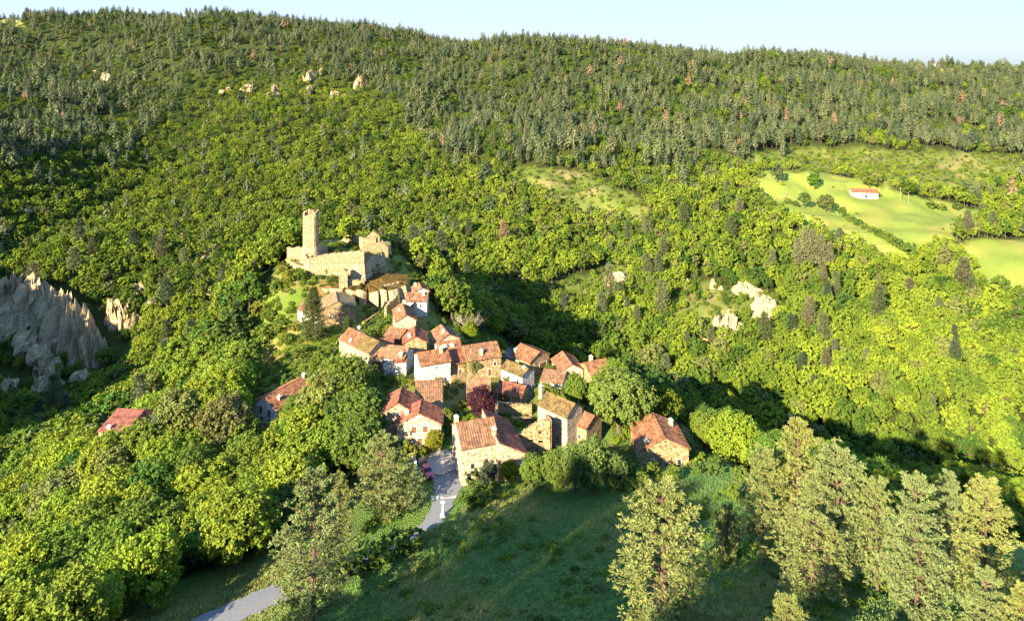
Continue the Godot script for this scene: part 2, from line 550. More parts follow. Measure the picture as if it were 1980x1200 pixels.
func make_knots() -> void:
	# village spur
	for k in [[880, 915, 136.1], [860, 960, 130.3], [820, 1020, 122.6], [480, 1165, 106.1], [400, 1200, 103.7], [720, 1110, 107.6], [900, 1050, 111.2], [950, 1000, 119.5], [1100, 960, 123.6], [1250, 910, 133.7], [1330, 880, 140.0], [1000, 1200, 84.4], [800, 1200, 92.9], [600, 1195, 99.9], [1280, 1190, 78.1], [1500, 1180, 73.1], [1780, 1190, 72.1], [1480, 1090, 92.9], [1400, 950, 119.9], [1980, 1150, 78.2],
			[790, 855, 143.2], [1080, 858, 141.2], [820, 745, 168.7], [700, 715, 177.5], [1030, 710, 183.4], [1160, 735, 174.4], [960, 700, 179.8], [800, 603, 211.7], [770, 648, 196.3], [690, 627, 209.1], [720, 602, 216.6], [635, 568, 219.4], [610, 600, 211.5], [500, 806, 161.2], [525, 700, 186.0], [555, 610, 212.1], [520, 570, 222.5], [240, 880, 152.0], [400, 1130, 109.5], [640, 700, 182.9], [1100, 770, 159.5], [950, 780, 157.9], [870, 790, 155.2], [1040, 750, 166.9]]:
		knot(k[0], k[1], k[2])
	# castle plateau
	for k in [[-77, 240, -72.5], [-58, 240, -72.5], [-43, 240, -80], [-58, 217, -83], [-50, 216, -83.5], [-42, 216, -83.5], [-36, 222, -85], [-58, 258, -72.5], [-75, 258, -75], [-42, 258, -76], [-60, 275, -84], [-85, 272, -88], [-28, 252, -88], [-96, 245, -80], [-22, 225, -86], [-15, 205, -86], [5, 200, -92], [-5, 225, -99]]:
		knots.append(Vector3(k[0], k[1], k[2]))
	# wooded flank beside the village
	for k in [[400, 610, 232.1, 12], [300, 680, 219.6, 13], [150, 775, 199.7, 13], [0, 850, 182.8, 13], [300, 800, 169.4, 9], [100, 950, 144.3, 9], [400, 900, 142.0, 9], [300, 1050, 119.2, 8], [100, 1120, 112.7, 6], [600, 900, 139.8, 8], [470, 700, 195.2, 8], [550, 1000, 119.5, 4], [-150, 950, 155.4, 9], [-100, 1150, 118.5, 8]]:
		knot(k[0], k[1], k[2], k[3])
	# gorge beyond the flank
	for k in [[50, 740, 311.9, 3], [20, 800, 288.0, 3], [200, 700, 320.5, 2], [100, 600, 344.2, 0], [20, 540, 368, 0], [270, 630, 334.1, 0], [330, 610, 320.2, 6], [-150, 760, 303.4, 4], [-150, 560, 360, 4], [200, 500, 388, 6], [400, 540, 345, 8], [100, 400, 465, 8]]:
		knot(k[0], k[1], k[2], k[3])
	for k in [[-150, 250, -150], [-120, 275, -140], [-178, 228, -142], [-240, 165, -78], [-310, 230, -64], [-390, 300, -56], [-470, 400, -60], [-200, 120, -95], [-100, 300, -132], [-60, 310, -122]]:
		knots.append(Vector3(k[0], k[1], k[2]))
	# gorge on the other side
	for k in [[1600, 870, 218.6, 9], [1750, 900, 209.7, 9], [1450, 830, 224.4, 9], [1300, 770, 222.4, 9], [1540, 900, 198.8, 7], [1400, 880, 186.7, 6], [1980, 1010, 133.5, 7], [1500, 770, 251.8, 9], [1900, 910, 210.4, 9], [1250, 710, 262.8, 9], [1000, 600, 299.3, 8], [945, 560, 318, 8], [1100, 640, 287.7, 8], [1700, 700, 256.8, 9], [1900, 760, 232.2, 9], [1980, 860, 205.0, 9], [1980, 950, 172.0, 8], [1850, 930, 174.2, 8]]:
		knot(k[0], k[1], k[2], k[3])
	for k in [[60, 205, -139], [20, 235, -132], [100, 175, -138], [140, 150, -140], [180, 130, -146]]:
		knots.append(Vector3(k[0], k[1], k[2]))
	# the far slope
	for k in [[1400, 600, 300, 3], [1300, 500, 348, 7], [1400, 400, 415, 7], [1600, 600, 288, 8], [1000, 500, 352, 8], [1000, 400, 428, 8], [800, 480, 356, 8], [800, 400, 435, 8], [500, 500, 378, 8], [500, 400, 460, 8], [500, 300, 572, 9], [800, 300, 548, 9], [1100, 300, 535, 9], [1400, 300, 505, 8], [500, 200, 700, 12], [800, 200, 690, 12], [1100, 200, 690, 12], [1400, 200, 665, 12], [1700, 210, 690, 12], [1950, 210, 680, 12], [1950, 310, 505, 10],
			[1670, 378, 420, 0], [1600, 430, 372, 0], [1500, 345, 452, 0], [1760, 490, 332, 0], [1850, 410, 392, 0], [1950, 490, 320, 0], [1950, 600, 275, 9], [1700, 560, 305, 9], [1700, 290, 545, 8],
			[0, 250, 505, 12], [150, 260, 590, 12], [320, 270, 650, 12], [450, 260, 640, 9], [0, 330, 470, 10], [200, 350, 520, 10], [-200, 250, 480, 12], [-200, 120, 760, 12], [100, 110, 840, 12], [500, 110, 840, 12], [800, 125, 860, 12], [1100, 125, 830, 12], [1400, 135, 860, 12], [1700, 150, 880, 10],
			[0, 38, 960, 0], [100, 28, 950, 12], [430, 20, 960, 14], [700, 48, 990, 13], [820, 68, 1060, 12], [900, 88, 1110, 10], [1000, 68, 910, 13], [1200, 78, 950, 13], [1500, 102, 1000, 12], [1700, 120, 1050, 10], [1850, 130, 1080, 0], [1980, 143, 1100, 6], [-250, 45, 950, 10], [2200, 160, 1050, 8], [2200, 300, 560, 8], [2250, 500, 330, 8]]:
		knot(k[0], k[1], k[2], k[3])
	# behind the skyline, and the hill the camera hangs over
	for k in [[-900, 1300, 30], [-400, 1350, 10], [0, 1400, -25], [400, 1400, -40], [900, 1400, -60], [-900, 2000, 0], [0, 2200, -60], [900, 2000, -80],
			[0, 57, -60], [0, 32, -46], [-5, 12, -40], [0, -28, -24], [-45, 47, -55], [-58, 22, -40], [-56, -10, -30], [-80, -16, -14], [-104, -20, -30], [-82, 17, -38], [-74, -48, -6], [-100, 52, -80], [-110, 17, -58], [-115, -18, -48], [40, 42, -46], [60, 12, -34], [60, -28, -22], [95, 67, -60], [110, 32, -52], [120, -28, -38], [150, 92, -95], [180, 52, -88], [-160, 72, -105], [-200, -28, -100], [-60, -88, -12], [80, -98, -16]]:
		knots.append(Vector3(k[0], k[1], k[2]))

# ---------------------------------------------------------------- the ground sheet
func ground_color(x: float, d: float, y: float) -> Color:
	var px := pixel(x, y, d)
	var m := patch_noise.get_noise_2d(x * 3.0, d * 3.0)
	var c := Color(0.045, 0.058, 0.018)                       # undergrowth
	if d < 160.0:
		c = Color(0.095, 0.155, 0.042).lerp(Color(0.17, 0.165, 0.06), smoothstep(-0.05, 0.45, m))
		c = c.lerp(Color(0.2, 0.13, 0.085), smoothstep(0.42, 0.62, patch_noise.get_noise_2d(x * 7.0 + 90.0, d * 7.0)) * 0.6)
	elif d < 265.0 and in_poly("village", px):
		c = Color(0.15, 0.16, 0.045).lerp(Color(0.2, 0.155, 0.08), smoothstep(-0.1, 0.4, m))
	if d > 200.0 and in_poly("field", px):
		c = Color(0.21, 0.25, 0.055).lerp(Color(0.28, 0.26, 0.075), smoothstep(-0.1, 0.5, m))
	elif d > 200.0 and in_poly("scrub", px):
		c = Color(0.135, 0.155, 0.04).lerp(Color(0.25, 0.195, 0.1), smoothstep(0.0, 0.5, m))
	elif d > 200.0 and in_poly("bare", px):
		c = Color(0.3, 0.27, 0.1)
	elif d < 265.0 and in_poly("dry", px):
		c = Color(0.25, 0.16, 0.06)
	elif d < 265.0 and d > 150.0 and in_poly("slope", px):
		c = Color(0.12, 0.17, 0.03).lerp(Color(0.21, 0.18, 0.06), smoothstep(0.0, 0.5, m))
	return c

func make_ground() -> void:
	var ds := PackedFloat32Array()
	var d := -240.0
	while d < 2600.0:
		ds.append(d)
		d += maxf(1.7, absf(d) * 0.0135) if d > 30.0 else 5.0
	var nc := 300
	var nr := ds.size()
	var pts := PackedVector3Array()
	pts.resize(nr * (nc + 1))
	for j in nr:
		var half := 190.0 + 0.98 * maxf(ds[j], 0.0)
		for i in nc + 1:
			var t := 2.0 * i / nc - 1.0
			var x := half * t * (0.55 + 0.45 * t * t)
			pts[j * (nc + 1) + i] = Vector3(x, ground(x, ds[j]) + EYE, -ds[j])
	var nor := PackedVector3Array()
	nor.resize(pts.size())
	var col := PackedColorArray()
	col.resize(pts.size())
	for j in nr:
		for i in nc + 1:
			var k := j * (nc + 1) + i
			var ex := pts[j * (nc + 1) + mini(i + 1, nc)] - pts[j * (nc + 1) + maxi(i - 1, 0)]
			var ez := pts[maxi(j - 1, 0) * (nc + 1) + i] - pts[mini(j + 1, nr - 1) * (nc + 1) + i]
			nor[k] = ez.cross(ex).normalized()
			col[k] = ground_color(pts[k].x, ds[j], pts[k].y - EYE)
	var ix := PackedInt32Array()
	for j in nr - 1:
		for i in nc:
			var k := j * (nc + 1) + i
			ix.append_array(PackedInt32Array([k, k + nc + 1, k + 1, k + 1, k + nc + 1, k + nc + 2]))
	var a := []
	a.resize(Mesh.ARRAY_MAX)
	a[Mesh.ARRAY_VERTEX] = pts
	a[Mesh.ARRAY_NORMAL] = nor
	a[Mesh.ARRAY_COLOR] = col
	a[Mesh.ARRAY_INDEX] = ix
	var m := ArrayMesh.new()
	m.add_surface_from_arrays(Mesh.PRIMITIVE_TRIANGLES, a)
	var o := part("terrain", m, M.ground, self)
	tag(o, "hilly ground of grass and undergrowth with two gorges", "terrain", "", "structure")

# ---------------------------------------------------------------- woods
var KIT := {}      # kind -> array of [trunk mesh, crown mesh]
var woods := []    # every scattered tree: x, d, y, height, kind, tint, turn

func make_kit() -> void:
	KIT.leafy_near = range(5).map(func(i): return broadleaf(100 + i, 10.0, 4.0 + 0.35 * (i % 3), 48, 230, 0.27))
	KIT.leafy_mid = range(5).map(func(i): return broadleaf(200 + i, 10.0, 3.7 + 0.4 * (i % 3), 32, 90, 0.42))
	KIT.leafy_far = range(6).map(func(i): return broadleaf(300 + i, 10.0, 3.2 + 0.45 * (i % 3), 18, 34, 0.72))
	KIT.pine_near = range(5).map(func(i): return pine(400 + i, 14.0, 3.9 + 0.35 * (i % 3), 15, 7, 17, 12, 0.34, 0.1 + 0.03 * i, 0.62 + 0.06 * (i % 2), 0.24))
	KIT.pine_mid = range(4).map(func(i): return pine(500 + i, 14.0, 2.7 + 0.3 * (i % 3), 22, 6, 4, 4, 0.95, 0.16 + 0.06 * i, 0.6))
	KIT.pine_far = range(6).map(func(i): return far_pine(600 + i, 14.0, 2.9 + 0.4 * (i % 3), 13, 6, 0.5 + 0.15 * (i % 3), 0.12 + 0.08 * (i % 4)))
	KIT.fir = range(1).map(func(i): return pine(450, 14.0, 3.4, 30, 8, 9, 5, 0.5, 0.05, 0.9, 0.04))
	KIT.bush = range(4).map(func(i): return broadleaf(700 + i, 3.0, 1.9, 16, 110, 0.24, true))

func leaf_tint(r: RandomNumberGenerator, lush: float) -> Color:      # linear leaf colours from yellow green to dark green
	var t := clampf(r.randfn(lush - 0.06, 0.28), 0.0, 1.0)
	var c := Color(0.045, 0.09, 0.015).lerp(Color(0.185, 0.235, 0.022), t)
	if r.randf() < 0.07: c = c.lerp(Color(0.14, 0.13, 0.06), 0.6)
	return c

func pine_tint(r: RandomNumberGenerator) -> Color:
	if r.randf() < 0.02: return Color(0.19, 0.12, 0.07)
	return Color(0.036, 0.058, 0.027).lerp(Color(0.11, 0.122, 0.055), r.randf())

func scatter() -> void:
	rng.seed = 41
	var d := 92.0
	while d < 1180.0:
		var cell := lerpf(4.3, 6.8, smoothstep(260.0, 900.0, d)) if d > 240.0 else 5.6
		var half := 130.0 + d * 1.0
		var x := -half
		while x < half:
			x += cell
			var tx := x + rng.randf_range(-0.45, 0.45) * cell
			var td := d + rng.randf_range(-0.45, 0.45) * cell
			var roll := rng.randf()
			var y := ground(tx, td)
			var px := pixel(tx, y, td)
			if px.x < (-800 if td < 340.0 else -220) or px.x > 2160 or px.y > 1330 or px.y < -30: continue
			if td < 165.0 and (is_meadow(tx, td) or td < 130.0 and tx > -25.0): continue
			if td < 270.0 and in_poly("village", px): continue
			if td < 116.0 and px.x > 300.0 and px.y > 1120.0: continue
			if td > 200.0 and (in_poly("field", px) or in_poly("bare", px)): continue
			var open := td > 200.0 and in_poly("scrub", px)
			if open and roll > 0.8: continue
			if td < 200.0 and in_poly("clear", px): continue
			if td > 240.0 and td < 400.0 and roll > 0.4 and in_poly("crags", px): continue
			if near_house(tx, td): continue
			var patch := patch_noise.get_noise_2d(tx, td)
			var piney := td > 300.0 and in_poly("pines", px)
			var h := rng.randf_range(4.2, 9.5)
			if td < 300.0: h = rng.randf_range(6.0, 11.0)
			if td < 250.0 and tx < 0.0: h = rng.randf_range(8.0, 13.0)
			if open: h *= rng.randf_range(0.18, 0.55)
			var is_pine := rng.randf() < ((0.86 if patch < 0.15 else 0.2) if piney else 0.03)
			if td < 300.0: is_pine = rng.randf() < 0.02
			if open and h < 4.0: is_pine = false
			if is_pine and piney and roll < 0.36: continue
			if is_pine: h = rng.randf_range(10.0, 18.0) * (0.95 + 0.45 * patch_noise.get_noise_2d(tx * 2.1 + 300.0, td * 2.1))
			var lush := 0.62 + patch * 0.5
			if td < 250.0 and tx < -20.0: lush = 0.6
			if piney: lush = 0.32
			woods.append([tx, td, y, h, is_pine, pine_tint(rng) if is_pine else leaf_tint(rng, lush), rng.randf() * TAU, rng.randf_range(0.85, 1.2)])
		d += cell

func near_house(x: float, d: float) -> bool:
	if d > 270.0: return false
	for p in pads:
		if Vector2(x - p[0], d - p[1]).length() < p[2] + 2.5: return true
	for r in road_pts:
		if Vector2(x - r.x, d - r.y).length() < r.w + 5.0: return true
	return false

func plant(kind: String, called: String, label: String, category: String, group: String, p: Vector3, h: float, spread: float, turn: float, c: Color, pick := -1) -> Node3D:
	var kit: Array = KIT[kind]
	var form: Array = kit[(pick if pick >= 0 else int(turn * 100.0)) % kit.size()]
	var o := thing(called, label, category, world(p), group)
	var piney := kind.begins_with("pine") or kind == "fir"
	var base := 14.0 if piney else 3.0 if kind == "bush" else 10.0
	o.basis = Basis(Vector3.UP, turn).scaled(Vector3(spread, 1, spread) * (h / base))
	if form[0]: part("trunk", form[0], M.bark_pine if piney else M.bark, o)
	part("crown" if kind != "bush" else "foliage", form[1], tinted("needle" if piney else "leaf", c), o)
	return o

func few_tones(c: Color, step: float) -> Color:      # a few tones only, so that alike trees share a material
	return Color(snappedf(c.r, step), snappedf(c.g, step), snappedf(c.b, step * 0.5))

func make_woods() -> void:
	# the 300 of each kind that show largest are things of their own, the rest two masses
	var order := range(woods.size())
	order.sort_custom(func(a, b): return woods[a][3] / woods[a][1] > woods[b][3] / woods[b][1])
	var left := {true: 250, false: 285}
	var own := {}
	for i in order:
		var t: Array = woods[i]
		if left[t[4]] <= 0: continue
		var top := pixel(t[0], t[2] + t[3] * 0.85, t[1])
		if top.x < 5 or top.x > 1975 or top.y > 1195 or top.y < 5: continue
		if gpx(top.x, top.y, 40.0).z < t[1] - 4.0: continue
		left[t[4]] -= 1
		own[i] = true
		var label := ""
		var group := ""
		if t[4]:
			group = "pines on the hillsides" if t[1] > 300.0 else "pines in the gorge woods"
			label = "slender grey green pine on the upper hillside" if t[1] > 300.0 else "small dark pine among broadleaf trees in the gorge woods"
		elif t[1] < 255.0 and t[0] < 0.0 - 0.0 * t[1] and pixel(t[0], t[2], t[1]).x < 760.0:
			group = "trees on the flank beside the village"
			label = "bushy broadleaf tree on the wooded flank beside the village"
		elif t[1] < 262.0 and t[2] < -100.0 or t[1] < 200.0:
			group = "trees in the shaded gorge"
			label = "broadleaf tree down in the shaded gorge behind the village and meadow"
		else:
			group = "trees on the sunlit slope"
			label = "broadleaf tree on the sunlit slope across the gorge"
		var look: String = "dark green" if t[5].g < 0.11 else "yellow green" if t[5].r > 0.13 else "mid green"
		var tall: String = ("tall " if t[3] > 15.0 else "short " if t[3] < 12.0 else "") if t[4] else ("tall " if t[3] > 11.0 else "small " if t[3] < 7.5 else "")
		label = tall + (label if t[4] else look + " " + label)
		var kind: String = ("pine_mid" if t[1] < 420.0 else "pine_far") if t[4] else ("leafy_near" if t[1] < 175.0 else "leafy_mid")
		plant(kind, "pine_tree" if t[4] else "broadleaf_tree", label, "tree", group, Vector3(t[0], t[2], t[1]), t[3], t[7], t[6], few_tones(t[5], 0.02))
	for pass_ in [true, false]:
		var o := thing("pine_wood" if pass_ else "broadleaf_wood", "dense pine wood covering the upper hillsides" if pass_ else "dense broadleaf wood covering the gorge slopes", "wood", Vector3.ZERO, "", "stuff")
		var far: Array = KIT.pine_far if pass_ else KIT.leafy_far
		var mid: Array = KIT.pine_mid if pass_ else KIT.leafy_mid
		var lots := []
		for k in far.size() + mid.size(): lots.append([])
		for i in woods.size():
			var t: Array = woods[i]
			if t[4] != pass_ or own.has(i): continue
			var k: int = int(t[6] * 1000.0) % far.size() if t[1] > 330.0 else far.size() + int(t[6] * 1000.0) % mid.size()
			lots[k].append(t)
		for k in lots.size():
			if lots[k].is_empty(): continue
			var form: Array = far[k] if k < far.size() else mid[k - far.size()]
			var mesh := ArrayMesh.new()
			mesh.add_surface_from_arrays(Mesh.PRIMITIVE_TRIANGLES, form[0].surface_get_arrays(0))
			mesh.add_surface_from_arrays(Mesh.PRIMITIVE_TRIANGLES, form[1].surface_get_arrays(0))
			mesh.surface_set_material(0, M.bark_plain)
			mesh.surface_set_material(1, M.needle if pass_ else M.leaf)
			var mm := MultiMesh.new()
			mm.transform_format = MultiMesh.TRANSFORM_3D
			mm.use_colors = true
			mm.mesh = mesh
			mm.instance_count = lots[k].size()
			for i in lots[k].size():
				var t: Array = lots[k][i]
				var s: float = t[3] / (14.0 if pass_ else 10.0)
				mm.set_instance_transform(i, Transform3D(Basis(Vector3.UP, t[6]).scaled(Vector3(t[7], 1, t[7]) * s), world(Vector3(t[0], t[2], t[1]))))
				mm.set_instance_color(i, t[5])
			var mi := MultiMeshInstance3D.new()
			mi.name = "trees"
			mi.multimesh = mm
			mi.set_meta("kind", "stuff")
			o.add_child(mi, true)

# ---------------------------------------------------------------- houses
# A, B: the two ends of the eave that faces us, in photograph pixels; he: eave height; g: ground, rel. The depth comes from the eave's height over the village ground.
# ridge: "x" along that eave, "z" across it (gable towards us), "lean_r" one slope falling to the B end, "lean_f" one slope falling towards us
# win: [side, metres from the middle, height of its middle, width, height, style]
var HOUSES := [
	{"n": "stone_farmhouse", "label": "tall stone farmhouse with ribbed brown tile roof beside the parked cars", "A": [893, 867], "B": [966, 858], "yaw": 17.0, "he": 8.0, "g": -84.0, "l": 9.0, "ridge": "x", "rise": 2.5, "wall": "stone_pale", "roof": "roof_brown", "rib": 0.5,
		"chim": [[-3.0, -0.9, 1.5], [3.1, 0.7, 1.3]], "win": [["f", -1.6, 3.6, 0.8, 1.1, "dark"], ["f", -2.3, 1.3, 0.9, 1.7, "dark"], ["f", 0.2, 1.4, 0.9, 1.4, "dark"], ["l", 0.5, 2.8, 0.7, 1.5, "dark"], ["l", 2.3, 2.0, 0.8, 2.0, "dark"], ["l", -2.0, 5.4, 0.7, 1.0, "dark"]]},
	{"n": "lean_to_wing", "label": "long lean-to wing with smooth red roof built onto the tall stone farmhouse", "B": [1017, 876], "w": 5.6, "yaw": 17.0, "he": 5.6, "g": -84.0, "l": 13.0, "ridge": "lean_r", "rise": 3.0, "wall": "stone_pale", "roof": "roof_red", "win": [["f", 0.2, 1.3, 1.0, 2.2, "door"]]},
	{"n": "white_stone_house", "label": "white gabled stone house with bright orange roof and one chimney in mid village", "A": [813, 707], "B": [871, 697], "he": 6.6, "g": -83.0, "l": 6.6, "ridge": "x", "rise": 1.7, "wall": "render_white", "roof": "roof_orange", "chim": [[2.0, 0.3, 1.5]], "win": [["f", 0.4, 5.3, 0.7, 0.7, "frame"], ["l", 1.6, 2.3, 0.35, 1.3, "dark"]]},
	{"n": "stone_barn", "label": "long ochre barn half with orange roof at the village edge under the castle fir", "A": [656, 655], "B": [685, 669], "yaw": -40.0, "he": 6.0, "g": -83.0, "l": 6.5, "ridge": "x", "rise": 1.9, "wall": "render_ochre", "roof": "roof_orange", "chim": [[-2.4, -0.8, 1.3], [1.2, 0.9, 0.7]], "win": []},
	{"n": "stone_barn", "label": "ochre barn half with smooth olive roof adjoining the orange-roofed half", "A": [686, 670], "B": [713, 683], "yaw": -40.0, "he": 5.9, "g": -83.0, "l": 6.4, "ridge": "x", "rise": 1.9, "wall": "render_ochre", "roof": "roof_olive", "rib": 0.0, "win": [["r", 0.3, 3.6, 0.5, 0.7, "dark"]]},
	{"n": "open_barn", "label": "open-fronted timber barn with orange tiles between olive-roofed barn and white annexe", "A": [716, 690], "B": [741, 690], "he": 4.6, "g": -83.0, "l": 5.0, "ridge": "x", "rise": 1.2, "wall": "render_ochre", "roof": "roof_pale", "win": [["f", 0.0, 2.0, 2.6, 2.6, "door"]]},
	{"n": "village_house", "label": "house with big crumbling pale tile roof behind the white annexe", "A": [741, 690], "B": [781, 694], "he": 5.2, "g": -83.0, "l": 6.5, "ridge": "x", "rise": 1.6, "wall": "render_white", "roof": "roof_pale", "chim": [[1.9, 0.9, 1.2]], "win": []},
	{"n": "annexe", "label": "narrow white annexe with small red roof against the white gabled house", "A": [763, 700], "B": [785, 699], "he": 4.6, "g": -83.0, "l": 3.4, "ridge": "lean_f", "rise": 0.9, "wall": "render_white", "roof": "roof_red", "win": [["l", 0.0, 3.0, 0.5, 1.4, "dark"]]},
	{"n": "village_house", "label": "dark red roofed house behind the long barn in the lane", "A": [722, 674], "B": [757, 674], "he": 4.2, "g": -82.5, "l": 6.0, "ridge": "x", "rise": 1.3, "wall": "stone_warm", "roof": "roof_red", "win": []},
	{"n": "gabled_house", "label": "tall pale gabled house with orange roof at the foot of the castle cliff", "A": [766, 622], "B": [804, 618], "he": 6.0, "g": -82.0, "l": 9.5, "ridge": "z", "rise": 1.6, "wall": "stone_pale", "roof": "roof_orange", "chim": [[0.4, -0.9, 1.0], [-1.4, -0.1, 0.7]], "win": [["f", 0.2, 2.6, 0.7, 1.0, "dark"], ["f", 1.8, 2.4, 0.7, 1.0, "dark"], ["l", 1.5, 3.8, 0.6, 0.9, "dark"]]},
	{"n": "village_house", "label": "low house with two brown tile roofs below the tall gabled house", "A": [741, 650], "B": [772, 656], "he": 4.0, "g": -82.4, "l": 6.5, "ridge": "x", "rise": 1.3, "wall": "stone_warm", "roof": "roof_brown", "win": [["f", -1.0, 1.9, 0.6, 0.9, "dark"]]},
	{"n": "gabled_house", "label": "small gabled house with vivid red roof in the middle of the lane", "A": [780, 664], "B": [825, 661], "he": 4.4, "g": -82.5, "l": 6.8, "ridge": "z", "rise": 1.7, "wall": "stone_warm", "roof": "roof_red", "chim": [[-1.6, 0.6, 0.9]], "win": [["f", -1.0, 2.5, 0.8, 1.0, "dark"], ["f", 0.6, 3.9, 0.4, 0.4, "dark"]]},
	{"n": "white_house", "label": "plain white house with brown roof and small chimney next to the castle rock", "A": [784, 582], "B": [825, 582], "he": 5.4, "g": -80.5, "l": 5.4, "ridge": "x", "rise": 1.5, "wall": "render_white", "roof": "roof_brown", "chim": [[2.0, 0.3, 1.0]], "win": [["f", -1.1, 3.8, 0.6, 1.1, "dark"], ["f", -0.9, 1.5, 0.7, 0.9, "dark"], ["f", 1.4, 3.6, 0.6, 0.9, "dark"]]},
	{"n": "white_house", "label": "small white house with red and orange roof, highest in the village", "A": [801, 565], "B": [829, 562], "he": 4.4, "g": -80.0, "l": 5.0, "ridge": "z", "rise": 1.2, "wall": "render_white", "roof": "roof_orange", "chim": [[-1.4, -0.5, 0.9]], "win": [["f", 0.6, 2.9, 0.6, 0.8, "dark"]]},
	{"n": "gabled_house", "label": "small brown-roofed gabled house near the bare pale tree", "A": [848, 660], "B": [887, 653], "he": 4.4, "g": -83.5, "l": 7.0, "ridge": "z", "rise": 1.5, "wall": "stone_pale", "roof": "roof_brown", "chim": [[-0.9, 0.4, 0.8]], "win": [["f", 1.6, 2.8, 0.6, 0.8, "dark"]]},
	{"n": "village_house", "label": "low orange-roofed house with two white dormers behind the white gabled house", "A": [848, 681], "B": [892, 675], "he": 4.0, "g": -83.2, "l": 5.2, "ridge": "x", "rise": 1.4, "wall": "render_white", "roof": "roof_orange", "dorm": [-1.2, 0.8], "win": []},
	{"n": "village_house", "label": "shaded house with dark red roof between the white gabled house and the olive tree", "A": [872, 704], "B": [903, 699], "he": 5.0, "g": -83.3, "l": 7.5, "ridge": "x", "rise": 1.8, "wall": "stone_warm", "roof": "roof_red", "win": [["f", 0.3, 2.0, 0.9, 1.9, "door"]]},
	{"n": "village_house", "label": "broad stone house with weathered brown roof and chimney behind the round olive tree", "A": [904, 698], "B": [969, 688], "he": 6.0, "g": -83.5, "l": 8.0, "ridge": "x", "rise": 2.1, "wall": "stone_warm", "roof": "roof_brown", "chim": [[-0.6, 0.75, 1.3]], "win": [["f", 2.8, 4.0, 0.7, 1.0, "dark"], ["f", 1.4, 1.6, 0.9, 1.9, "door"], ["f", -2.0, 4.0, 0.7, 1.0, "dark"]]},
	{"n": "white_house", "label": "low white-walled house with mossy olive roof along the shaded lane", "A": [969, 711], "B": [1010, 728], "he": 3.8, "g": -83.8, "l": 4.6, "ridge": "x", "rise": 1.1, "wall": "render_white", "roof": "roof_olive", "chim": [[2.6, 0.2, 0.6]], "win": [["f", -1.0, 1.9, 0.7, 0.9, "dark"], ["f", 2.0, 1.9, 0.7, 0.9, "dark"]]},
	{"n": "slate_house", "label": "low shaded house with blue grey roof behind the orange-roofed gabled barn", "A": [975, 688], "B": [1003, 694], "he": 3.8, "g": -84.5, "l": 5.0, "ridge": "x", "rise": 1.0, "wall": "stone_grey", "roof": "roof_slate", "win": []},
	{"n": "gabled_barn", "label": "gabled stone barn with bright orange roof and slit window on the far village edge", "A": [1024, 701], "B": [1062, 684], "he": 4.6, "g": -84.8, "l": 7.0, "ridge": "z", "rise": 1.6, "wall": "stone_warm", "roof": "roof_orange", "chim": [[-2.6, -0.8, 0.7]], "win": [["f", -2.0, 2.9, 0.35, 1.1, "dark"], ["f", 1.4, 1.6, 2.6, 2.4, "door"], ["l", 0.4, 2.8, 0.8, 0.8, "dark"]]},
	{"n": "gabled_house", "label": "white gabled house with orange roof joined to the red-roofed house by the walnut tree", "A": [1084, 719], "B": [1130, 722], "yaw": 14.0, "he": 4.0, "g": -85.0, "l": 7.5, "ridge": "z", "rise": 1.6, "wall": "stone_pale", "roof": "roof_orange", "win": [["f", 0.4, 2.7, 0.6, 0.8, "dark"]]},
	{"n": "village_house", "label": "square house with flat-looking red roof and tall thin chimney beside the walnut tree", "A": [1144, 727], "B": [1186, 717], "he": 4.8, "g": -86.0, "l": 7.0, "ridge": "x", "rise": 1.7, "wall": "stone_warm", "roof": "roof_orange", "chim": [[0.7, -0.9, 1.4]], "win": [["f", -1.6, 2.2, 0.8, 1.2, "dark"], ["f", 1.2, 3.0, 0.7, 0.9, "dark"]]},
	{"n": "garage", "label": "low garage with pale roof and brown door in front of the white gabled house", "A": [1045, 736], "B": [1087, 742], "he": 2.6, "g": -84.6, "l": 4.5, "ridge": "lean_f", "rise": 1.0, "wall": "render_white", "roof": "roof_pale", "win": [["f", -1.3, 1.1, 2.4, 1.9, "door"]]},
	{"n": "village_house", "label": "stone house with broad pale pink roof behind the purple-leaved tree", "A": [903, 765], "B": [948, 767], "yaw": 4.0, "he": 4.6, "g": -83.8, "l": 7.0, "ridge": "x", "rise": 1.9, "wall": "stone_warm", "roof": "roof_pale", "win": [["r", 0.5, 2.6, 0.7, 1.0, "dark"]]},
	{"n": "open_barn", "label": "long low shed with half-shaded dark red roof beside the pale pink roof", "A": [957, 757], "B": [1008, 768], "he": 3.0, "g": -84.0, "l": 5.6, "ridge": "x", "rise": 1.3, "wall": "stone_warm", "roof": "roof_red", "win": [["f", -1.0, 1.3, 3.4, 2.2, "door"]]},
	{"n": "tall_house", "label": "tall stone house with olive tile roof and white chimney among roofless ruins", "A": [1040, 781], "B": [1094, 808], "yaw": -42.0, "he": 9.0, "g": -85.0, "l": 5.4, "ridge": "x", "rise": 1.7, "wall": "stone_pale", "roof": "roof_olive", "chim": [[-4.2, 0.5, 2.6]], "win": []},
	{"n": "annexe", "label": "annexe with bright red roof on the end of the tall olive-roofed house", "A": [1098, 812], "w": 5.0, "yaw": -42.0, "he": 6.2, "g": -85.5, "l": 5.6, "ridge": "x", "rise": 1.5, "wall": "stone_warm", "roof": "roof_orange", "win": [["f", 0.6, 3.4, 0.6, 0.9, "dark"]]},
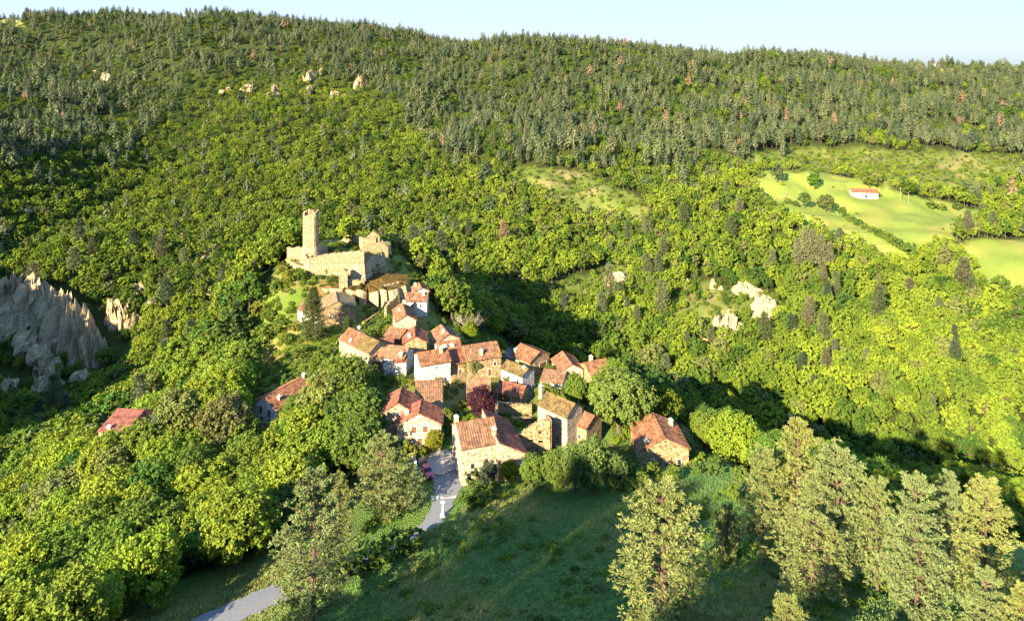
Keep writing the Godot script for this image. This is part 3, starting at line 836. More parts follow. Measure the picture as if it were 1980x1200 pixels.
	{"n": "gabled_house", "label": "lone stone house with large orange gable roof beside the meadow", "A": [1240, 870], "B": [1334, 871], "yaw": 3.0, "he": 5.0, "g": -85.0, "l": 9.5, "ridge": "z", "rise": 2.3, "wall": "stone_warm", "roof": "roof_orange", "chim": [[3.2, -0.5, 1.3], [-3.6, 0.75, 0.6]], "win": [["f", -2.6, 2.2, 0.8, 1.0, "dark"], ["f", 2.9, 2.0, 0.8, 1.0, "dark"], ["l", 1.0, 2.6, 0.7, 1.0, "dark"]]},
	{"n": "gabled_house", "label": "stone house with two brown-shuttered windows and a door in its gable", "A": [767, 821], "B": [853, 819], "he": 6.0, "g": -84.0, "l": 5.5, "ridge": "z", "rise": 2.3, "wall": "stone_pale", "roof": "roof_red", "chim": [[-2.8, 0.3, 0.8]], "win": [["f", -1.1, 4.7, 1.1, 1.5, "shutter"], ["f", 1.3, 4.8, 1.1, 1.5, "shutter"], ["f", 0.2, 1.5, 0.9, 2.0, "door"], ["f", -3.0, 2.2, 0.7, 0.9, "dark"]]},
	{"n": "village_house", "label": "higher back house with red brown roof directly behind the brown-shuttered gable", "A": [738, 797], "B": [800, 796], "he": 7.0, "g": -84.0, "l": 6.5, "ridge": "z", "rise": 2.0, "wall": "stone_grey", "roof": "roof_red", "win": [["f", 0.2, 6.0, 1.4, 0.7, "frame"]]},
	{"n": "barn", "label": "barn with one big brown roof slope beside the brown-shuttered gable", "A": [803, 796], "B": [855, 793], "he": 4.6, "g": -84.0, "l": 8.0, "ridge": "lean_f", "rise": 3.0, "wall": "stone_grey", "roof": "roof_brown", "win": []},
	{"n": "villa", "label": "white villa with brown shutters and long orange roof half hidden by trees", "A": [491, 775], "B": [534, 792], "he": 5.0, "g": -87.5, "l": 12.0, "ridge": "z", "rise": 1.9, "wall": "render_white", "roof": "roof_orange", "chim": [[2.2, 0.62, 0.9], [0.3, -0.92, 1.0]], "win": [["f", -1.4, 3.4, 1.0, 1.9, "shutter"], ["f", 1.5, 3.3, 1.0, 1.9, "shutter"], ["f", -1.2, 0.9, 1.0, 1.3, "dark"], ["f", 1.6, 0.9, 1.0, 1.3, "dark"]]},
	{"n": "woodland_house", "label": "house with smooth pink roof almost swallowed by trees", "A": [190, 833], "B": [252, 838], "yaw": -6.0, "he": 5.0, "g": -88.5, "l": 6.5, "ridge": "lean_f", "rise": 1.6, "wall": "render_ochre", "roof": "roof_pink", "chim": [[-1.8, 0.8, 0.7]], "win": [["f", 2.2, 3.6, 0.8, 1.0, "dark"]]},
	{"n": "woodland_annexe", "label": "annexe with shaded crimson roof joined to the smooth pink roof", "A": [253, 838], "B": [282, 833], "yaw": 4.0, "he": 5.4, "g": -88.5, "l": 6.5, "ridge": "lean_r", "rise": 1.9, "wall": "render_ochre", "roof": "roof_red", "win": []},
	{"n": "field_house", "label": "lone long white house with orange roof in the pale green field", "A": [1648, 371], "B": [1699, 373], "he": 4.4, "g": -90.4, "l": 6.5, "ridge": "x", "rise": 1.6, "wall": "render_white", "roof": "roof_orange", "win": [["f", 0.6, 1.5, 1.2, 2.2, "dark"], ["f", 5.0, 2.2, 0.8, 1.0, "dark"], ["f", -4.5, 2.2, 0.8, 1.0, "dark"]]},
	{"n": "castle_barn", "label": "large gabled stone barn in the shade of the fir below the castle", "A": [617, 600], "B": [687, 592], "he": 5.6, "g": -83.0, "l": 9.0, "ridge": "z", "rise": 2.0, "wall": "stone_warm", "roof": "roof_stone", "rib": 0.0, "win": [["f", 0.4, 6.0, 0.5, 0.5, "dark"], ["f", -2.0, 3.2, 0.6, 0.8, "dark"]]},
	{"n": "white_house", "label": "small pale house with brown roof half behind the fir below the castle", "A": [575, 598], "B": [612, 604], "yaw": -14.0, "he": 4.4, "g": -83.0, "l": 5.0, "ridge": "x", "rise": 1.3, "wall": "render_white", "roof": "roof_brown", "win": [["f", -1.4, 3.0, 0.5, 0.8, "dark"], ["f", 1.0, 3.0, 0.5, 0.8, "dark"], ["f", -1.8, 1.2, 0.5, 0.9, "dark"]]},
]

func plan_houses() -> void:
	for h in HOUSES:
		h.he *= 0.86
		for q in h.win:
			q[2] *= 0.86
			q[4] *= 0.92
		var y: float = h.g + h.he
		var a: Vector3
		var x: Vector3
		if h.has("A") and h.has("B"):
			a = at_y(h.A[0], h.A[1], y)
			var b := at_y(h.B[0], h.B[1], y)
			x = Vector3(b.x - a.x, 0, b.z - a.z)
			h.w = x.length()
			x /= h.w
		if h.has("yaw"):
			var t := deg_to_rad(h.yaw)
			x = Vector3(cos(t), 0, sin(t))
		if not h.has("A"):
			a = at_y(h.B[0], h.B[1], y) - x * h.w
		elif not h.has("B"):
			a = at_y(h.A[0], h.A[1], y)
		var back := Vector3(-x.z, 0, x.x)        # away from us, in x and d
		var c: Vector3 = a + x * h.w * 0.5 + back * h.l * 0.5
		h.at = Vector3(c.x, h.g, c.z)
		h.ax = Vector3(x.x, 0, -x.z)
		pads.append([c.x, c.z, 0.5 * Vector2(h.w, h.l).length() * 0.85, h.g])
		knots.append(Vector3(c.x, c.z, h.g))

func slope_sheet(b: MB, p0: Vector3, p1: Vector3, q0: Vector3, q1: Vector3, rib: float, seed_: float) -> void:   # eave p0-p1, top q0-q1
	var up := (p1 - p0).cross(q0 - p0).normalized()
	if up.y < 0.0: up = -up
	var n := maxi(2, int((p1 - p0).length() / (rib if rib > 0.0 else 0.9) * (2.0 if rib > 0.0 else 1.0)))
	var rows := 5
	var top := []
	for j in rows + 1:
		var row := []
		for i in n + 1:
			var s := float(i) / n
			var t := float(j) / rows
			var p := p0.lerp(p1, s).lerp(q0.lerp(q1, s), t)
			var k := (0.07 if i % 2 == 1 else 0.0) if rib > 0.0 else 0.0
			k += rock_noise.get_noise_3d(p.x * 3.0 + seed_, p.z * 3.0, p.y) * 0.07 - 0.05 * sin(t * PI)
			row.append(p + up * (0.12 + k))
		top.append(row)
	for j in rows:
		for i in n:
			b.face(top[j][i], top[j][i + 1], top[j + 1][i + 1], top[j + 1][i], up)
	var low := up * -0.06
	b.face(p0 + low, p1 + low, q1 + low, q0 + low, -up)
	b.face(p0 + low, p1 + low, top[0][n], top[0][0], p0 - q0)
	b.face(q0 + low, q1 + low, top[rows][n], top[rows][0], q0 - p0)
	b.face(p0 + low, q0 + low, top[rows][0], top[0][0], p0 - p1)
	b.face(p1 + low, q1 + low, top[rows][n], top[0][n], p1 - p0)

func add_opening(o: Node3D, at: Transform3D, w: float, h: float, style: String) -> void:   # at: middle of the opening on the wall, +z outwards
	var b := MB.new()
	b.box(Vector3(-w / 2, -h / 2, -0.1), Vector3(w / 2, h / 2, 0.012))
	var called := "door" if style == "door" else "window"
	var pane := part(called, b.make(), M.wood_brown if style == "door" else M.pane, o)
	pane.transform = at
	var f := MB.new()
	var e := 0.13
	f.box(Vector3(-w / 2 - e, -h / 2 - e, -0.05), Vector3(-w / 2, h / 2 + e, 0.06))
	f.box(Vector3(w / 2, -h / 2 - e, -0.05), Vector3(w / 2 + e, h / 2 + e, 0.06))
	f.box(Vector3(-w / 2, h / 2, -0.05), Vector3(w / 2, h / 2 + e, 0.058))
	f.box(Vector3(-w / 2, -h / 2 - e, -0.05), Vector3(w / 2, -h / 2, 0.1))
	if style == "frame":
		f.box(Vector3(-0.03, -h / 2, 0.013), Vector3(0.03, h / 2, 0.05))
	part("frame", f.make(), M.frame_white if style in ["frame", "shutter"] else M.stone_plain, pane)
	if style == "shutter":
		for s in [-1, 1]:
			var k := MB.new()
			k.box(Vector3(-w * 0.24, -h / 2, 0.065), Vector3(w * 0.24, h / 2, 0.115))
			var sh := part("shutter", k.make(), M.wood_brown, pane)
			sh.position.x = s * (w * 0.25)

func make_houses() -> void:
	M.roof_slate = mat("roof_slate", lin(0.15, 0.155, 0.17), M.roof_red.albedo_texture, 0.14)
	M.roof_stone = mat("roof_stone", lin(0.3, 0.225, 0.13), M.roof_red.albedo_texture, 0.14)
	M.stone_plain = mat("stone_plain", lin(0.42, 0.36, 0.27))
	for h in HOUSES:
		var o := thing(h.n, h.label, "barn" if "barn" in h.n else "garage" if h.n == "garage" else "house", world(h.at))
		var axis: Vector3 = h.ax
		o.basis = Basis(axis, Vector3.UP, axis.cross(Vector3.UP))
		var w: float = h.w / 2.0
		var l: float = h.l / 2.0
		var e: float = h.he
		var r: float = h.rise
		var y0 := -3.0
		var b := MB.new()
		var top := {"x": [e, e + r, e], "z": [e, e, e]}
		# the four walls, gables included
		var fl := Vector3(-w, 0, l); var fr := Vector3(w, 0, l); var bl := Vector3(-w, 0, -l); var br := Vector3(w, 0, -l)
		var lo := Vector3(0, y0, 0)
		var hf := e; var hb := e; var hl := e; var hr := e
		if h.ridge == "lean_f": hb = e + r
		if h.ridge == "lean_r": hl = e + r
		var cf := [fl + lo, fr + lo, fr + Vector3(0, maxf(hf, 0) if h.ridge != "lean_r" else hr, 0), fl + Vector3(0, hf if h.ridge != "lean_r" else hl, 0)]
		var cb := [bl + lo, br + lo, br + Vector3(0, hb if h.ridge != "lean_r" else hr, 0), bl + Vector3(0, hb if h.ridge != "lean_r" else hl, 0)]
		b.face(cf[0], cf[1], cf[2], cf[3], Vector3.BACK)
		b.face(cb[0], cb[1], cb[2], cb[3], Vector3.FORWARD)
		b.face(cf[0], cb[0], cb[3], cf[3], Vector3.LEFT)
		b.face(cf[1], cb[1], cb[2], cf[2], Vector3.RIGHT)
		if h.ridge == "x":
			var ml := Vector3(-w, e + r, 0); var mr := Vector3(w, e + r, 0)
			b.tri(cf[3], ml, cb[3])
			b.tri(cf[2], cb[2], mr)
		elif h.ridge == "z":
			var mf := Vector3(0, e + r, l); var mb := Vector3(0, e + r, -l)
			b.tri(cf[3], mf, cf[2])
			b.tri(cb[3], cb[2], mb)
		part("wall", b.make(), M[h.wall], o)
		# roof
		var rib: float = h.get("rib", 0.42)
		var ov := 0.35
		var s := MB.new()
		var up := Vector3(0, 0.05, 0)
		var cap: Array = []
		if h.ridge == "x":
			var dy := r / l * ov
			for side in [1.0, -1.0]:
				slope_sheet(s, Vector3(-w - 0.2, e - dy, (l + ov) * side) + up, Vector3(w + 0.2, e - dy, (l + ov) * side) + up, Vector3(-w - 0.2, e + r, 0) + up, Vector3(w + 0.2, e + r, 0) + up, rib, h.at.x)
			cap = [Vector3(-w - 0.22, e + r + 0.16, 0), Vector3(w + 0.22, e + r + 0.16, 0)]
		elif h.ridge == "z":
			var dy := r / w * ov
			for side in [1.0, -1.0]:
				slope_sheet(s, Vector3((w + ov) * side, e - dy, l + 0.25) + up, Vector3((w + ov) * side, e - dy, -l - 0.2) + up, Vector3(0, e + r, l + 0.25) + up, Vector3(0, e + r, -l - 0.2) + up, rib, h.at.x)
			cap = [Vector3(0, e + r + 0.16, l + 0.27), Vector3(0, e + r + 0.16, -l - 0.22)]
		elif h.ridge == "lean_f":
			var dy: float = r / h.l * ov
			slope_sheet(s, Vector3(-w - 0.2, e - dy, l + ov) + up, Vector3(w + 0.2, e - dy, l + ov) + up, Vector3(-w - 0.2, e + r, -l) + up, Vector3(w + 0.2, e + r, -l) + up, rib, h.at.x)
		else:
			var dy: float = r / h.w * ov
			slope_sheet(s, Vector3(w + ov, e - dy, l + 0.25) + up, Vector3(w + ov, e - dy, -l - 0.2) + up, Vector3(-w, e + r, l + 0.25) + up, Vector3(-w, e + r, -l - 0.2) + up, rib, h.at.x)
		var roof := part("roof", s.make(), M[h.roof], o)
		if cap:
			var k := MB.new()
			k.tube(cap, [0.14, 0.14], 6)
			part("ridge_tile_row", k.make(), M[h.roof], roof)
		for c in h.get("chim", []):
			# c: metres along, place across from -1 (back) to 1 (front), height over the roof
			var cz: float = c[1] * l
			var surf := e
			if h.ridge == "x": surf = e + r * (1.0 - absf(c[1]))
			elif h.ridge == "z": surf = e + r * (1.0 - absf(c[0]) / w)
			elif h.ridge == "lean_f": surf = e + r * (0.5 - c[1] * 0.5)
			var k := MB.new()
			k.box(Vector3(c[0] - 0.42, surf - 0.8, cz - 0.32), Vector3(c[0] + 0.42, surf + c[2], cz + 0.32))
			var ch := part("chimney", k.make(), M.stone_pale, roof)
			k = MB.new()
			k.box(Vector3(c[0] - 0.5, surf + c[2], cz - 0.4), Vector3(c[0] + 0.5, surf + c[2] + 0.12, cz + 0.4))
			k.box(Vector3(c[0] - 0.2, surf + c[2] + 0.12, cz - 0.15), Vector3(c[0] + 0.2, surf + c[2] + 0.4, cz + 0.15))
			part("chimney_cap", k.make(), M.stone_plain, o)
			ch.set_meta("kind", "thing")
		for dx in h.get("dorm", []):
			var k := MB.new()
			k.box(Vector3(dx - 0.55, e + 0.1, l * 0.1), Vector3(dx + 0.55, e + 1.2, l * 0.75))
			part("dormer", k.make(), M.render_white, roof)
		for q in h.win:
			var t := Transform3D.IDENTITY
			match q[0]:
				"f": t = Transform3D(Basis.IDENTITY, Vector3(q[1], q[2], l))
				"l": t = Transform3D(Basis(Vector3.UP, -PI / 2), Vector3(-w, q[2], q[1]))
				"r": t = Transform3D(Basis(Vector3.UP, PI / 2), Vector3(w, q[2], -q[1]))
			add_opening(o, t, q[3], q[4], q[5])

# ---------------------------------------------------------------- road
func plan_road() -> void:
	for q in [[878, 890, 3.4], [868, 912, 3.6], [866, 940, 2.7], [858, 968, 1.9], [838, 1008, 1.8], [805, 1042, 1.8], [745, 1080, 2.0], [650, 1113, 2.0], [545, 1143, 2.1], [480, 1170, 2.2], [400, 1207, 2.3], [280, 1265, 2.3]]:
		var p := at_y(q[0], q[1], -84.2 - clampf((q[1] - 890.0) / 300.0, 0.0, 1.2) * 1.6)
		road_pts.append(Vector4(p.x, p.z, p.y, q[2]))

func ribbon(pts: Array, lift: float, extra := 0.0) -> ArrayMesh:
	var fine := []
	for i in pts.size() - 1:
		for k in 6:
			var t := k / 6.0
			var p0: Vector4 = pts[maxi(i - 1, 0)]
			var p3: Vector4 = pts[mini(i + 2, pts.size() - 1)]
			fine.append((pts[i] as Vector4).cubic_interpolate(pts[i + 1], p0, p3, t) if false else Vector4(cr(p0.x, pts[i].x, pts[i + 1].x, p3.x, t), cr(p0.y, pts[i].y, pts[i + 1].y, p3.y, t), lerpf(pts[i].z, pts[i + 1].z, t), lerpf(pts[i].w, pts[i + 1].w, t)))
	fine.append(pts[-1])
	var b := MB.new()
	var last := []
	for i in fine.size():
		var p: Vector4 = fine[i]
		var q: Vector4 = fine[mini(i + 1, fine.size() - 1)]
		var o: Vector4 = fine[maxi(i - 1, 0)]
		var dir := Vector2(q.x - o.x, q.y - o.y).normalized()
		var side := Vector2(-dir.y, dir.x) * (p.w + extra + 0.18 * sin(i * 1.7) + 0.12 * sin(i * 3.1))
		var row := [world(Vector3(p.x + side.x, p.z + lift, p.y + side.y)), world(Vector3(p.x, p.z + lift + 0.05, p.y)), world(Vector3(p.x - side.x, p.z + lift, p.y - side.y))]
		if last:
			for k in 2:
				b.face(last[k], last[k + 1], row[k + 1], row[k], Vector3.UP)
		last = row
	return b.make()

func make_road() -> void:
	tag(part("road", ribbon(road_pts, 0.0), M.asphalt, self), "narrow grey lane winding past the meadow into the village", "road", "", "structure")
	var yard := []
	for q in [[800, 888, 2.6], [820, 893, 4.2], [850, 892, 4.4], [880, 885, 3.0]]:
		var p := at_y(q[0], q[1], -84.2)
		yard.append(Vector4(p.x, p.z, -84.2, q[2]))
	tag(part("yard", ribbon(yard, 0.03), M.gravel, self), "pale gravel yard where the cars are parked", "yard", "", "structure")
	var lane := []
	for q in [[1000, 700, 1.3], [1012, 722, 1.5], [1022, 748, 1.6], [1012, 775, 1.4]]:
		var p := gpx(q[0], q[1], 140.0)
		lane.append(Vector4(p.x, p.z, p.y + 0.25, q[2]))
	tag(part("lane", ribbon(lane, 0.05), M.asphalt, self), "shaded paved lane between the village houses", "lane", "", "structure")

# ---------------------------------------------------------------- rock
func rock_mesh(seed_: int, size: Vector3, rough := 0.35, nu := 26, nv := 14) -> ArrayMesh:
	var b := MB.new()
	var off := seed_ * 37.0
	var grid := []
	for j in nv + 1:
		var row := []
		var th := PI * j / nv
		for i in nu:
			var a := TAU * i / nu
			var dir := Vector3(cos(a) * sin(th), cos(th), sin(a) * sin(th))
			var k := pow(pow(absf(dir.x), 4.0) + pow(absf(dir.y), 4.0) + pow(absf(dir.z), 4.0), -0.25)
			var p := dir * lerpf(1.0, k, 0.92)
			var q := p * size
			var n1 := rock_noise.get_noise_3d(q.x * 0.9 + off, q.y * 0.22, q.z * 0.9)
			var n2 := rock_noise.get_noise_3d(q.x * 3.1, q.y * 0.9 + off, q.z * 3.1)
			var f := 1.0 + rough * (n1 * 1.3 + absf(n2) * -0.8) - 0.25 * smoothstep(-0.4, 1.0, p.y)
			p = Vector3(p.x * f, p.y * (1.0 + rough * rock_noise.get_noise_2d(q.x * 2.4 + off, q.z * 2.4) * 1.2), p.z * f)
			row.append(p * size)
		grid.append(row)
	for j in nv:
		for i in nu:
			var i2 := (i + 1) % nu
			var m: Vector3 = grid[j][i] + grid[j][i2] + grid[j + 1][i] + grid[j + 1][i2]
			if j > 0: _rt(b, grid[j][i], grid[j][i2], grid[j + 1][i2], m)
			if j < nv - 1: _rt(b, grid[j][i], grid[j + 1][i2], grid[j + 1][i], m)
	return b.make()

func _rt(b: MB, p: Vector3, q: Vector3, r: Vector3, out: Vector3) -> void:
	if (r - p).cross(q - p).dot(out) < 0.0: b.tri(p, r, q)
	else: b.tri(p, q, r)

func put_rock(called: String, label: String, group: String, p: Vector3, size: Vector3, seed_: int, turn: float, tilt := 0.0) -> Node3D:
	var o := thing(called, label, "rock", world(p), group)
	var r := RandomNumberGenerator.new()
	r.seed = seed_
	for i in 4 if called == "rock_outcrop" else 1:
		var s := size * (1.0 if i == 0 else r.randf_range(0.35, 0.75))
		if called == "rock_outcrop": s.x *= 0.7
		var m := part("rock_face", rock_mesh(seed_ + i * 7, s, 0.6), M.rock, o)
		m.basis = Basis(Vector3.UP, turn + i * 1.1) * Basis(Vector3.RIGHT, tilt * (i - 1))
		m.position = Vector3((r.randf_range(-1.1, 1.1) * size.x) if i else 0.0, s.y * 0.25 - (r.randf() * 0.4 * size.y if i else 0.0), r.randf_range(0.0, 1.2) * size.z if i else 0.0)
	return o

func make_rocks() -> void:
	var k := 0
	# two fins of rock that run down into the gorge beyond the wooded flank: [u, v of the crest, drop in px, width px]
	for fin in [["jagged pale rock fin descending into the gorge beyond the wooded flank", [[12, 548, 40, 46], [55, 552, 46, 46], [95, 578, 44, 40], [120, 590, 52, 34], [145, 606, 60, 34], [165, 628, 60, 36], [186, 650, 66, 34], [200, 668, 60, 26]], 346.0],
			["second smaller pale rock fin standing behind the jagged one in the gorge", [[222, 588, 30, 26], [240, 603, 40, 28], [258, 617, 46, 28], [276, 634, 44, 26]], 340.0]]:
		var o := thing("rock_fin", fin[0], "rock", world(at_d(fin[1][0][0], fin[1][0][1], fin[2])))
		var base := o.position
		for q in fin[1]:
			k += 1
			var d: float = fin[2] - (q[0] - fin[1][0][0]) * 0.12
			var top := world(at_d(q[0], q[1], d))
			var low := world(at_d(q[0], q[1] + q[2], d))
			var hh := (top.y - low.y) * 1.5
			var ww: float = q[3] * d / FOCAL * 0.8
			var m := part("rock_face", rock_mesh(50 + k, Vector3(ww * 0.75, hh * 0.85, ww * 1.3), 0.6, 34, 18), M.rock, o)
			m.position = Vector3(top.x, top.y - hh * 0.85, top.z) - base
			m.basis = Basis(Vector3.UP, 0.5 + k * 0.4) * Basis(Vector3.BACK, -0.12)
	# crags that break out of the woods: [u, v of the foot, height px, width px]
	for q in [[600, 152, 30, 18], [622, 140, 18, 12], [694, 168, 40, 14], [645, 195, 34, 20], [533, 188, 46, 16], [598, 182, 30, 16], [440, 178, 18, 18], [480, 172, 16, 22], [205, 152, 22, 20], [190, 140, 14, 8], [812, 252, 14, 10], [667, 190, 16, 10],
			[1404, 654, 66, 34], [1386, 640, 40, 18], [1352, 648, 40, 26], [1334, 642, 30, 14], [1476, 602, 40, 34], [1440, 562, 22, 34], [1379, 556, 22, 14], [1332, 556, 20, 14], [1200, 545, 24, 40], [1180, 552, 14, 20], [1072, 588, 18, 16], [1105, 582, 12, 14], [1530, 625, 22, 24],
			[185, 512, 24, 34], [212, 528, 20, 16], [410, 478, 16, 26], [405, 495, 16, 30], [365, 520, 12, 14], [398, 520, 14, 12], [65, 520, 16, 18], [55, 408, 14, 20], [430, 560, 22, 30], [300, 600, 20, 24], [268, 560, 20, 20], [100, 700, 60, 44], [60, 668, 44, 50], [95, 740, 60, 40], [10, 770, 50, 44], [120, 775, 50, 50], [30, 640, 40, 40], [160, 745, 40, 34], [60, 790, 50, 40]]:
		k += 1
		var p := gpx(q[0], q[1], 200.0)
		var sc := p.z / FOCAL * 1.06
		var where := "on the upper hillside above the broadleaf wood" if q[1] < 300 else "on the sunlit slope across the gorge" if q[0] > 900 else "on the gorge side beyond the wooded flank"
		put_rock("rock_outcrop", "pale rock outcrop breaking out of the trees " + where, "rock outcrops " + where, p, Vector3(q[3] * sc * (0.7 if q[1] > 300 else 0.55), q[2] * sc * (0.5 if q[1] > 300 else 0.36), q[3] * sc * 0.6), 100 + k, k * 0.7, 0.25 * sin(k * 2.1))

# ---------------------------------------------------------------- castle
func ruin_wall(a: Vector3, b: Vector3, tops: Array, foot: float, thick: float, holes := [], ragged := 0.25, step := 0.6, seed_ := 1) -> ArrayMesh:
	# a, b: x, -, d of the two ends; tops: heights rel along the wall; holes: [metres from a, low, width, high], heights rel
	var r := RandomNumberGenerator.new()
	r.seed = seed_
	var len := Vector2(b.x - a.x, b.z - a.z).length()
	var dir := Vector3(b.x - a.x, 0, -(b.z - a.z)).normalized()
	var side := Vector3(-dir.z, 0, dir.x) * thick * 0.5
	var cuts := [0.0]
	while cuts[-1] < len - step * 1.5: cuts.append(cuts[-1] + step * r.randf_range(0.7, 1.3))
	cuts.append(len)
	for h in holes:
		cuts.append(h[0]); cuts.append(h[0] + h[2])
	cuts.sort()
	var m := MB.new()
	for i in cuts.size() - 1:
		var s0: float = cuts[i]
		var s1: float = cuts[i + 1]
		if s1 - s0 < 0.01: continue
		var mid := (s0 + s1) / 2.0
		var f := mid / len * (tops.size() - 1)
		var top := lerpf(tops[int(f)], tops[mini(int(f) + 1, tops.size() - 1)], f - int(f)) + r.randf_range(-ragged, ragged)
		var runs := [[foot, top]]
		for h in holes:
			if mid > h[0] and mid < h[0] + h[2]:
				var next := []
				for q in runs:
					if h[1] > q[0]: next.append([q[0], minf(q[1], h[1])])
					if h[1] + h[3] < q[1]: next.append([maxf(q[0], h[1] + h[3]), q[1]])
				runs = next
		for q in runs:
			var o := world(Vector3(a.x, 0, a.z))
			var c := []
			for s in [s0, s1]:
				for y in q:
					for t in [-1.0, 1.0]:
						c.append(Vector3(o.x, EYE + y, o.z) + dir * s + side * t)
			# c: s0 low -,+ ; s0 high -,+ ; s1 low -,+ ; s1 high -,+
			m.face(c[0], c[4], c[6], c[2], -side)
			m.face(c[1], c[5], c[7], c[3], side)
			m.face(c[2], c[3], c[7], c[6], Vector3.UP)
			m.face(c[0], c[1], c[5], c[4], Vector3.DOWN)
			m.face(c[0], c[1], c[3], c[2], -dir)
			m.face(c[4], c[5], c[7], c[6], dir)
	return m.make()

func cliff(outline: Array, top: float, foot: float, flare: float, seed_: int, rough := 1.0) -> Array:    # outline: [x, d] round the top
	var pts := []
	var n := outline.size()
	for i in n:
		for k in 7:
			var t := k / 7.0
			pts.append(Vector2(outline[i][0], outline[i][1]).lerp(Vector2(outline[(i + 1) % n][0], outline[(i + 1) % n][1]), t))
	var mid := Vector2.ZERO
	for p in pts: mid += p / pts.size()
	var b := MB.new()
	var rows := 8
	var rings := []
	for j in rows + 1:
		var t := float(j) / rows
		var ring := []
		for p in pts:
			var out: Vector2 = (p - mid).normalized()
			var crack := rock_noise.get_noise_3d(p.x * 3.2 + seed_ * 9.0, t * 1.6, p.y * 3.2)
			var big := rock_noise.get_noise_3d(p.x * 1.1, t * 3.0 + seed_, p.y * 1.1)
			var k := flare * t + (crack * 1.6 - absf(crack) * 1.2 + big * 1.4) * rough * sin(minf(1.0, t * 1.5 + 0.3) * PI * 0.5)
			var y := lerpf(top, foot, t) + (big * 0.9 if j == 0 else crack * 0.6) * rough
			ring.append(world(Vector3(p.x + out.x * k, y, p.y + out.y * k)))
		rings.append(ring)
	var c := world(Vector3(mid.x, 0, mid.y))
	for j in rows:
		for i in pts.size():
			var i2 := (i + 1) % pts.size()
			var out: Vector3 = rings[j][i] + rings[j][i2] - 2.0 * Vector3(c.x, rings[j][i].y, c.z)
			_rt(b, rings[j][i], rings[j][i2], rings[j + 1][i2], out)
			_rt(b, rings[j][i], rings[j + 1][i2], rings[j + 1][i], out)
	var turf := MB.new()
	var last: Array = rings[0]
	for j in 3:
		var t: float = [0.72, 0.4, 0.0][j]
		var ring := []
		for i in pts.size():
			var p: Vector2 = mid.lerp(pts[i], t)
			ring.append(world(Vector3(p.x, top + rock_noise.get_noise_2d(p.x * 2.0 + seed_, p.y * 2.0) * 1.3 * rough, p.y)))
		for i in pts.size():
			var i2 := (i + 1) % pts.size()
			turf.col = Color(0.15, 0.145, 0.05).lerp(Color(0.24, 0.19, 0.1), clampf(0.5 + rock_noise.get_noise_2d(i * 9.0, j * 30.0), 0.0, 1.0))
			_rt(turf, last[i], last[i2], ring[i2], Vector3.UP)
			_rt(turf, last[i], ring[i2], ring[i], Vector3.UP)
		last = ring
	return [b.make(), turf.make()]

